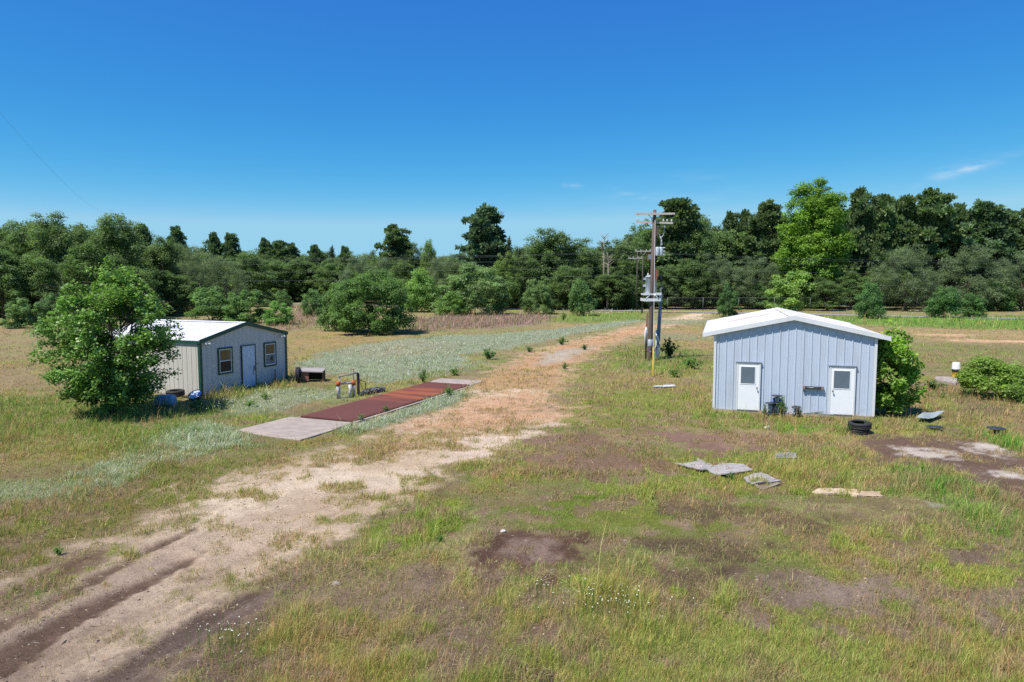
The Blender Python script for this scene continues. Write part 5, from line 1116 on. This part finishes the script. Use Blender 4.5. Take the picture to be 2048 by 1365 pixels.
CAT = [
 ('oak0', 30, 447, 105, 106, DK, 'dark broad oak at the far left end of the tree line'),
 ('oak1', 118, 430, 128, 105, T0, 'tall round oak whose top stands left of the notch above the left bush'),
 ('oak2', 230, 431, 125, 105, T0, 'tall spreading oak just right of the notch at the left skyline'),
 ('oak3', 172, 478, 100, 98, DK, 'dark lower oak filling the notch between two tall left oaks'),
 ('pine0', 290, 455, 38, 125, T0, 'small pine top poking up right of the tall left oaks'),
 ('oak4', 318, 478, 95, 114, T0, 'oak on the slope of the skyline right of the small pine'),
 ('pine1', 361, 459, 42, 150, BL, 'solitary pine top above the descending left skyline'),
 ('oak1', 360, 492, 85, 128, T0, 'mid green oak below the solitary pine top on the left'),
 ('pine2', 432, 473, 36, 160, BL, 'left one of the two pine tops over the pale willows'),
 ('pine3', 466, 472, 42, 160, BL, 'right one of the two pine tops over the pale willows'),
 ('grey0', 400, 503, 90, 122, T0, 'pale grey green round tree behind the white roof ridge'),
 ('grey1', 452, 518, 95, 126, T0, 'wide grey green tree right of the other pale tree by the roof'),
 ('oak2', 505, 505, 95, 150, DK, 'dark oak where the left skyline levels out'),
 ('pine4', 534, 482, 36, 190, BL, 'first of three distant pines left of the cedar'),
 ('pine0', 561, 486, 42, 190, BL, 'second of three distant pines left of the cedar'),
 ('pine1', 588, 491, 38, 190, BL, 'third of three distant pines, nearest the skyline gap'),
 ('pine2', 632, 496, 36, 190, BL, 'small distant pine just left of the pointed cedar'),
 ('cedar0', 666, 489, 40, 190, BL, 'pointed dark cedar on the low middle skyline'),
 ('pine3', 692, 497, 34, 190, BL, 'small distant pine just right of the pointed cedar'),
 ('oak3', 552, 512, 90, 180, DK, 'dark oak in the wall of trees above the small bright bush'),
 ('oak4', 612, 517, 90, 184, DK, 'dark oak in the middle of the shaded tree wall'),
 ('oak0', 668, 518, 80, 180, DK, 'dark oak at the right end of the shaded tree wall'),
 ('grey2', 722, 508, 100, 165, BL, 'grey leaved tree above the left side of the big field bush'),
 ('grey0', 775, 518, 95, 160, BL, 'grey leaved tree below the round topped pine'),
 ('pine4', 793, 457, 74, 165, T0, 'round topped pine standing left of the tallest central pine'),
 ('oak1', 828, 489, 55, 165, T0, 'small oak tucked against the round topped pine'),
 ('oak2', 860, 483, 40, 158, LT, 'slim pale green tree top between the two central pines'),
 ('oak4', 812, 522, 80, 150, T0, 'mid green oak under the round topped pine'),
 ('grey1', 890, 512, 95, 145, T0, 'grey green tree left of the tallest central pine'),
 ('pineX', 969, 418, 92, 150, T0, 'tallest central pine, standing clear against the sky'),
 ('cedar0', 1018, 470, 42, 150, T0, 'spiky cedar right of the tallest central pine'),
 ('oak0', 1010, 508, 60, 135, LT, 'pale yellow green tree below the spiky cedar'),
 ('oak3', 1050, 498, 75, 142, T0, 'oak between the spiky cedar and the rounded oak top'),
 ('oak4', 1096, 462, 125, 146, T0, 'tall rounded oak left of the dead tree'),
 ('oak1', 1168, 480, 95, 146, T0, 'oak just left of the bare dead tree'),
 ('oak0', 1235, 484, 100, 146, T0, 'oak behind the crossarms of the far road poles'),
 ('oak2', 1140, 535, 95, 134, T0, 'low leafy tree in the wood edge behind the sapling by the road'),
 ('oak3', 1222, 545, 95, 134, T0, 'low leafy tree behind the foot of the far poles'),
 ('oak0', 1300, 440, 90, 150, DK, 'dark tree behind the top of the tall utility pole'),
 ('pine0', 1352, 405, 92, 150, T0, 'tall dark pine right of the tall utility pole top'),
 ('oak3', 1390, 420, 84, 151, DK, 'dark tree forming the right shoulder of the group at the pole'),
 ('pine1', 1457, 432, 48, 155, T0, 'left small pine in the skyline dip left of the bright tree'),
 ('pine2', 1489, 430, 48, 155, T0, 'right small pine in the skyline dip left of the bright tree'),
 ('pine3', 1530, 411, 86, 150, T0, 'broad pine touching the left side of the bright green tree'),
 ('tallgreen', 1622, 366, 138, 140, BR, 'tallest tree, bright green broadleaf crown behind the blue shed'),
 ('pine4', 1714, 387, 68, 150, DK, 'pointed pine touching the right side of the bright green tree'),
 ('pine0', 1754, 398, 62, 150, DK, 'pine with an open top, second right of the bright green tree'),
 ('pine1', 1797, 401, 74, 150, DK, 'pine with a flat leaning top between two taller right pines'),
 ('pine2', 1858, 390, 88, 150, DK, 'tallest of the pines on the right, pyramidal top'),
 ('pine3', 1908, 415, 56, 155, DK, 'narrow pine right of the tallest right hand pine'),
 ('pineX', 1957, 409, 100, 150, DK, 'wide flat topped pine near the right edge'),
 ('pine4', 2012, 428, 76, 150, DK, 'lower pine filling in near the right edge'),
 ('pine0', 2064, 420, 95, 150, DK, 'pine cut by the right edge of the view'),
 ('oak2', 1332, 532, 85, 139, T0, 'low oak just right of the transformer platform'),
 ('oak4', 1385, 520, 90, 138, T0, 'leafy oak above the chain link fence, right of the poles'),
 ('grey2', 1444, 511, 115, 138, T0, 'broad grey green tree above the left shed roof corner'),
 ('grey0', 1512, 517, 95, 138, T0, 'grey green tree left of the pale flowering shrub'),
 ('oak3', 1655, 556, 70, 130, T0, 'low tree behind the right slope of the blue shed roof'),
 ('oak1', 1702, 545, 70, 134, DK, 'dark low tree by the fence right of the blue shed ridge'),
 ('oak0', 1762, 538, 70, 135, DK, 'dark tree between the sapling and the rounded grey trees'),
 ('grey1', 1812, 493, 138, 130, T0, 'left one of the two big rounded grey green trees on the right'),
 ('grey2', 1934, 485, 158, 130, T0, 'right one of the two big rounded grey green trees on the right'),
 ('grey0', 2042, 506, 105, 130, T0, 'grey green tree cut by the right edge of the view'),
 ('oak4', 5, 488, 120, 90, DK, 'dark overhanging tree at the left edge above the open field'),
 ('oak2', 75, 515, 110, 92, DK, 'dark shaded tree behind the left side of the big near tree'),
 ('oak0', 338, 545, 105, 112, DK, 'dark low tree behind the right shoulder of the big near tree'),
 ('oak3', 255, 520, 120, 100, DK, 'dark tree directly behind the big near tree'),
 ('bush0', 845, 540, 80, 125, LT, 'pale green young tree above the right side of the field bush'),
]
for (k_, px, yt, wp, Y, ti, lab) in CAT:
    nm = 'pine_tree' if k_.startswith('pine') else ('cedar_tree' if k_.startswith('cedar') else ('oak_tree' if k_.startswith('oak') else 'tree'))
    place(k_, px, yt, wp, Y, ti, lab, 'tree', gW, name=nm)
gS = 'shrubs in front of the wood'
for (k_, px, yt, wp, yb, ti, lab) in [
 ('chinaberry', 945, 531, 150, 629, (1.15, 1.15, 1.1), 'wide shrub of layered drooping pale leaves in the middle distance'),
 ('chinaberry', 1073, 556, 74, 629, (1.1, 1.1, 1.0), 'domed shrub at the left end of the far road'),
 ('bush1', 1165, 560, 60, 632, T0, 'upright leafy shrub beside the far road'),
 ('bush2', 1580, 546, 105, 621, (1.9, 1.65, 1.3), 'pale yellow flowering shrub behind the blue shed roof'),
 ('bush3', 1455, 568, 44, 634, (.75, .85, .8), 'dark narrow young tree left of the blue shed roof'),
 ('bush0', 1741, 566, 56, 638, (.85, .95, .9), 'dark upright young tree right of the blue shed ridge'),
 ('bush1', 1893, 575, 70, 636, (.85, .95, .9), 'left one of the twin dark shrubs under the big grey trees'),
 ('bush2', 1947, 588, 50, 636, (.9, 1.0, .9), 'right one of the twin dark shrubs under the big grey trees'),
 ('bush1', 420, 575, 96, 642, (1.1, 1.1, 1.0), 'leafy shrub behind the left half of the beige shed'),
 ('bush2', 490, 582, 92, 647, (1.1, 1.1, 1.0), 'leafy shrub directly behind the beige shed ridge'),
 ('bush3', 553, 604, 62, 651, (1.35, 1.45, 1.1), 'small bright green shrub just right of the shed roof'),
 ('bush0', 625, 580, 54, 634, T0, 'small shrub left of the big field bush'),
 ('bush1', 565, 580, 38, 616, T0, 'small distant shrub at the foot of the shaded tree wall'),
 ('bush2', 44, 598, 62, 657, (1.3, 1.2, 1.3), 'pale young tree at the left edge of the field'),
 ('bush3', 100, 590, 60, 655, (1.0, 1.0, 1.1), 'young tree half hidden by the big near tree'),
 ('midbush', 745, 541, 182, 667, (1.0, 1.0, .9), 'big round bush standing alone in the middle of the field'),
 ('bush0', 680, 566, 90, 662, (1.0, 1.0, .9), 'smaller bush grown into the left side of the big field bush'),
 ('bush3', 905, 585, 70, 632, (1.2, 1.2, .8), 'low green shrub between the field bush and the layered shrub'),
 ('bush0', 1230, 575, 80, 619, T0, 'low shrub between the roadside shrub and the far poles'),
 ('bush2', 1280, 565, 75, 617, DK, 'low dark shrub behind the feet of the far poles'),
 ('bush1', 1400, 575, 70, 617, T0, 'low shrub inside the fence right of the tall pole'),
 ('bush3', 1520, 570, 70, 619, T0, 'low shrub inside the fence behind the blue shed'),
 ('bush0', 1990, 565, 90, 622, T0, 'low bright shrub under the right grey trees')]:
    place(k_, px, yt, wp, 0, ti, lab, 'shrub', gS, ybase=yb, name='shrub')

# near trees
pT = GP(222, 828)
d_ = sprays(300, 5.75, 2.6, .4, 240, 50000, .125, 5, (.155, .275, .07), droop=.16, yell=.38, spread=.2)
ht = thing('leafy_tree', 'large bushy broadleaf tree standing in front of the beige shed', 'tree', pT)
link('crown', np_mesh('leafy_crown', d_[0]+[.12, 0, 0], 4, leaf_mat('glossy_leaf', .3, .42, .35), d_[1]), ht); link('trunk', d_[2].mesh('leafy_trunk', BARK, True), ht)
pT = GP(1783, 832)
d_ = sprays(310, 3.55, 1.05, .2, 70, 9000, .17, 3, (.2, .33, .07), droop=.2, yell=.5, spread=.3)
ht = thing('sapling', 'bright green sapling growing against the right wall of the blue shed', 'tree', pT)
link('crown', np_mesh('sapling_crown', d_[0], 4, LEAF, d_[1]), ht); link('trunk', d_[2].mesh('sapling_trunk', BARK, True), ht)
# fallen shrub on the right
pT = GP(2036, 799); fb_ = thing('fallen_shrub', 'toppled bright green shrub lying in the field at the right edge', 'shrub', pT, R(-18))
a1 = leafy(320, 1.9, 1.5, .0, 60, .42, 9000, .13, col=(.2, .3, .06), yell=.3, up=.8, trunk=False); a2 = leafy(321, 1.15, 2.1, .0, 70, .38, 9000, .13, col=(.19, .29, .06), yell=.3, up=.8, trunk=False)
Vf = np.concatenate([a1[0]*[1.15, .9, 1]+[-1.05, .5, 0], a2[0]*[1.2, .8, 1]+[.9, -.1, 0]]); link('foliage', np_mesh('fallen_foliage', Vf*[.95, .92, 1.0], 4, LEAF, np.concatenate([a1[1], a2[1]])), fb_)
br = MB(); rn = random.Random(4)
for k in range(14):
    a = rn.uniform(-.5, .9); l_ = rn.uniform(1.2, 2.8); s_ = np.array([.4, .5, .3]); br.tube([s_, s_+[l_*.5*math.cos(a), l_*.5*math.sin(a)+.3, rn.uniform(.2, .6)], s_+[l_*math.cos(a), l_*math.sin(a)+.5, rn.uniform(.1, 1.0)]], [.03, .02, .006], 5)
br.build('branch', mat('bare_grey_branch', S(150, 136, 124), .9, var=.15), fb_, True)
# dead tree snags
def snag(px, yt, yb, Y, label, seed):
    p = AT(px, yb, Y); H_ = AT(px, yt, Y)[2]; rng = np.random.RandomState(seed); mb = MB(); mb.tube([(0, 0, 0), (.2, 0, H_*.5), (.1, 0, H_*.93)], [.2, .13, .03], 7)
    for k in range(16):
        z = H_*rng.uniform(.72, .93); a = rng.uniform(0, 2*PI); l_ = rng.uniform(.6, 1.8); s_ = np.array([.12, 0, z]); mb.tube([s_, s_+[l_*.5*math.cos(a), l_*.5*math.sin(a), l_*.5], s_+[l_*math.cos(a), l_*math.sin(a), l_*.75]], [.06, .045, .02], 4)
    o_ = mb.build('dead_tree', mat('bleached_wood', S(176, 162, 146), .9, var=.12), None, True); o_.location = (p[0], Y, 0); tag(o_, label, 'dead tree')
snag(1205, 460, 600, 140, 'bare bleached dead tree rising above the wood left of the poles', 2)
snag(1214, 507, 600, 133, 'forked bleached dead trunk below the bare dead tree', 5)

# the mass of wood behind
def woods():
    rng = np.random.RandomState(77); Vs, Cs = [], []
    keys = ['oak0', 'oak1', 'oak2', 'oak3', 'oak4', 'grey0', 'grey1']
    def put(key, x, y, W, H, tint, fr_=.35):
        _, _, w_, h_, Vq, cols = PROTO[key]; n = len(Vq)//4; pick = rng.choice(n, int(n*fr_), False); ix = (pick[:, None]*4+np.arange(4)).ravel()
        a = rng.uniform(0, 2*PI); v = Vq[ix].reshape(-1, 4, 3); c_ = v.mean(1, keepdims=True); v = (c_+(v-c_)*1.5).reshape(-1, 3)
        v = v*[W/w_, W/w_, H/h_]; v = np.stack([v[:, 0]*math.cos(a)-v[:, 1]*math.sin(a), v[:, 0]*math.sin(a)+v[:, 1]*math.cos(a), v[:, 2]], -1)
        Vs.append(v+[x, y, 0]); Cs.append(cols[ix]*tint)
    sky_px = [(-900, 460), (0, 452), (60, 440), (180, 446), (280, 458), (340, 478), (480, 494), (560, 502), (700, 506), (760, 500), (900, 502), (1050, 486), (1200, 492), (1280, 450), (1440, 446), (1560, 436), (1750, 412), (2050, 432), (3000, 432)]
    base = [(-900, 100), (0, 108), (250, 112), (400, 135), (520, 192), (700, 182), (860, 160), (1100, 150), (1500, 152), (3000, 150)]
    for row, dy in enumerate((4, 13, 24, 38)):
        px = -900+row*17
        while px < 2950:
            Y = np.interp(px, [b_[0] for b_ in base], [b_[1] for b_ in base])+dy+rng.normal(0, 2); yt = np.interp(px, [s_[0] for s_ in sky_px], [s_[1] for s_ in sky_px])+rng.uniform(-2, 14)+(0 if row > 1 else 12)
            p = AT(px, yt, Y); W = rng.uniform(8, 12.5); put(keys[rng.randint(len(keys))], p[0], Y, W, p[2], .75+.4*rng.rand(), .42)
            px += W/Y*F*.62
    px = -900                                # low understorey at the wood's foot
    while px < 2950:
        Y = np.interp(px, [b_[0] for b_ in base], [b_[1] for b_ in base])+rng.uniform(-4, 1)-(10 if px > 820 else 0); p = AT(px, 600, Y); W = rng.uniform(5, 9)
        put(keys[rng.randint(len(keys))], p[0], Y, W, rng.uniform(3.5, 6.5), .75+.35*rng.rand(), .5); px += W/Y*F*.36
    return np.concatenate(Vs), np.concatenate(Cs)
wv_, wc_ = woods()
o = link('distant_woods', np_mesh('distant_woods', wv_, 4, LEAF, wc_)); tag(o, 'deep dark mass of wood behind the front trees', 'woods', kind='stuff')

# ------------------------------------------------------------------ small plants one can tell apart
def weed_mesh(seed, n, h, r, col, ls):
    """stems fanning out from the root, each set with leaves"""
    rng = np.random.RandomState(seed); ns = 16; a = rng.uniform(0, 2*PI, ns); le = rng.uniform(.1, 1, ns)**.7; top = np.stack([np.cos(a)*r*le, np.sin(a)*r*le, h*(1.05-.6*le**2)*rng.uniform(.6, 1.1, ns)], -1)
    ids = rng.randint(0, ns, n); f = rng.uniform(.2, 1.02, n)[:, None]; P = top[ids]*np.concatenate([f**1.3, f**1.3, f], 1)+rng.normal(0, .035, (n, 3)); P[:, 2] = np.maximum(P[:, 2], .01)
    N = rng.normal(0, .5, (n, 3))+[0, 0, .9]
    return np_mesh('weed', quads(P, N, ls*rng.uniform(.6, 1.3, n), .42, rng), 4, LEAF, np.repeat(np.array(col)*rng.uniform(.65, 1.4, n)[:, None], 4, 0))
WM = [weed_mesh(1, 330, .6, .5, (.14, .24, .06), .14), weed_mesh(2, 280, .5, .55, (.12, .2, .07), .15), weed_mesh(3, 300, .8, .45, (.17, .22, .09), .13)]
for (px, yb, wp, hp, k_, lab) in [
 (910, 752, 26, 16, 0, 'bright green weed clump at the far end of the red deck'), (846, 766, 24, 26, 1, 'tall dark weed by the far left corner of the red deck'),
 (978, 720, 42, 20, 1, 'wide weed clump on the grassy bank left of the track'), (1122, 690, 30, 14, 1, 'low weed on the left edge of the distant track'),
 (1058, 705, 22, 12, 1, 'small weed on the bank below the silver strip'), (1127, 641, 14, 18, 0, 'small bushy weed standing alone near the far road'),
 (722, 842, 18, 18, 2, 'pale green weed on the near edge of the red deck'), (770, 825, 18, 14, 1, 'small weed midway along the right edge of the red deck'),
 (897, 792, 22, 20, 0, 'leafy weed at the far right corner of the red deck'), (500, 815, 26, 14, 0, 'bright low weed among silver plants before the beige shed'),
 (395, 822, 50, 24, 1, 'dark shaded weed patch below the green shed corner'), (1340, 716, 48, 34, 1, 'dark leafy shrub at the right foot of the steel mast'),
 (1530, 838, 14, 26, 1, 'weed growing right beside the left white door'), (1562, 838, 24, 40, 1, 'tall weed in front of the stacked reels'),
 (1598, 836, 14, 20, 1, 'small weed beside the low reel at the wall'), (1660, 842, 14, 10, 0, 'tiny weed at the foot of the right white door'),
 (1700, 868, 16, 18, 1, 'weed in front of the tyre stack, left side'), (1730, 868, 16, 22, 1, 'weed in front of the tyre stack, right side'),
 (1870, 780, 60, 18, 1, 'low dark weeds in front of the small concrete slab'), (1385, 938, 14, 10, 0, 'small green tuft pushing up behind the first plywood sheet'),
 (1463, 958, 20, 14, 0, 'green tuft growing in front of the middle plywood sheet'), (118, 1110, 24, 20, 0, 'small bright weed left of the dirt track'),
 (880, 1085, 20, 14, 0, 'bright tuft at the edge of the yellow green patch'), (1128, 738, 20, 12, 1, 'small weed right of the gravelly bend in the track'),
 (1382, 738, 40, 26, 0, 'leafy weed clump right of the yellow guy guard'), (1350, 755, 30, 18, 0, 'weed clump below the steel mast'),
 (530, 800, 20, 14, 0, 'bright weed between the beige shed door and the scale'), (1170, 700, 22, 10, 1, 'weed on the right bank of the distant track')]:
    q = GP(px, yb); Y = q[1]; t_ = link('weed_plant', WM[k_]); t_.location = tuple(q); s_ = wp/F*Y; base_h = (.6, .5, .8)[k_]; base_w = (.9, 1.0, .8)[k_]
    t_.scale = (s_/base_w, s_/base_w, hp/F*Y/base_h*1.1); t_.rotation_euler = (0, 0, (px*7 % 628)/100.); t_.color = (1, 1, 1, 1); tag(t_, lab, 'weed', 'leafy weeds')
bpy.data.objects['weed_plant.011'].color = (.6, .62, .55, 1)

# ------------------------------------------------------------------ grass, silver weeds and flowers
Vq, c, isg, X, Y, Z, h = make_grass()
def blades(sel, name, label):
    v = Vq[sel].reshape(-1, 3); n = int(sel.sum()); sizes = np.tile([4, 3], n)
    o_ = link(name, np_mesh(name, v, sizes, gmat, np.repeat(c[sel], 7, 0))); o_.color = (1, 1, 1, 1); tag(o_, label, 'grass' if name == 'grass' else 'weeds', kind='stuff'); return o_
blades(~isg, 'grass', 'patchy green and straw coloured grass over the whole field')
blades(isg, 'silver_weeds', 'carpet of low silver green weeds across the field')
def flowers():
    rng = np.random.RandomState(8); P = []
    for (px, py, sx_, sy_, n) in [(1180, 1225, 45, 12, 34), (1250, 1240, 55, 14, 50), (440, 1290, 30, 12, 26), (1100, 1205, 30, 8, 10), (480, 1305, 30, 20, 10), (1230, 620, 40, 4, 60), (430, 820, 30, 6, 40), (1180, 626, 30, 3, 40), (1850, 622, 120, 3, 90)]:
        for k in range(n): P.append(G(px+rng.normal(0, sx_), max(614, py+rng.normal(0, sy_))))
    P = np.array(P); n = len(P); P[:, 2] = gi(GZ, P[:, 0], P[:, 1])+rng.uniform(.25, .42, n)
    N = np.array([0, -.3, 1])+rng.normal(0, .3, (n, 3)); s_ = np.maximum(.024, P[:, 1]*.0013)*rng.uniform(.7, 1.3, n)
    # a stalk under each flower head
    st = np.stack([P+[-.004, 0, 0], P+[.004, 0, 0], P*[1, 1, 0]+[.004, 0, -.02], P*[1, 1, 0]+[-.004, 0, -.02]], 1).reshape(-1, 3)
    Vf = np.concatenate([quads(P, N, s_, 1.0, rng), quads(P, N+rng.normal(0, .3, (n, 3)), s_, 1.0, rng), st])
    cl = np.concatenate([np.tile(S(238, 238, 228), (8*n, 1)), np.tile(S(110, 130, 60), (4*n, 1))])
    o_ = link('white_flowers', np_mesh('white_flowers', Vf, 4, gmat, cl)); tag(o_, 'scattered small white flowers in the grass', 'flowers', kind='stuff')
flowers()
def litter():                              # stones, bark chips and straw on the bare soil
    rng = np.random.RandomState(12); n = 120000
    pxs = rng.uniform(-150, 2200, n); pys = rng.uniform(840, 1450, n); A = (pxs-CX)/F; B = -(pys-CY)/F; t_ = -CAM_H/(-_s+B*_c); X_, Y_ = A*t_, (_c+B*_s)*t_
    cv_ = gi(cov, X_, Y_); rd_ = np.clip(1-cv_*3.5, 0, 1)*np.clip(1-np.abs(gi(rutm, X_, Y_)), 0, 1); k = rng.rand(n) < np.clip((.8-cv_)*(1-.86*rd_), .04, 1)
    for poly in KEEP_OUT: k &= sdp(X_, Y_, poly) > 0
    X_, Y_ = X_[k], Y_[k]; n = len(X_); Z_ = gi(GZ, X_, Y_)
    s_ = np.clip(rng.lognormal(-4.7, .5, n), .005, .028)*(1+Y_/60); a = rng.uniform(0, PI, n); asp = rng.uniform(.15, .9, n); straw = rng.rand(n) < .6; asp = np.where(straw, rng.uniform(.04, .1, n), asp); s_ = np.where(straw, s_*rng.uniform(1.3, 2.8, n), s_)
    ux = np.stack([np.cos(a), np.sin(a), 0*a], -1)*s_[:, None]; uy = np.stack([-np.sin(a), np.cos(a), 0*a], -1)*(s_*asp)[:, None]; hh = (s_*np.minimum(asp, .6)*.6)[:, None]*[0, 0, 1]
    P = np.stack([X_, Y_, Z_-.003], -1); tp = P+hh*2+rng.normal(0, .3, (n, 3))*s_[:, None]*.3
    c_ = [P-ux-uy*.6, P+ux*.7-uy, P+ux+uy*.7, P-ux*.8+uy]
    tri = []
    for i in range(4): tri += [c_[i], c_[(i+1) % 4], tp]
    v = np.stack(tri, 1).reshape(-1, 3); pal = np.array([S(190, 176, 162), S(96, 80, 70), S(126, 112, 104), S(216, 200, 168), S(82, 72, 64)])
    cl = np.where(straw[:, None], pal[rng.choice(5, n, p=[.32, .14, .14, .34, .06])], pal[rng.choice(5, n, p=[.22, .28, .25, .1, .15])])*rng.uniform(.8, 1.2, n)[:, None]
    o_ = link('gravel', np_mesh('gravel', v, 3, gmat, np.repeat(cl, 12, 0))); tag(o_, 'stones, bark chips and straw scattered on bare soil', 'gravel', kind='stuff')
litter()
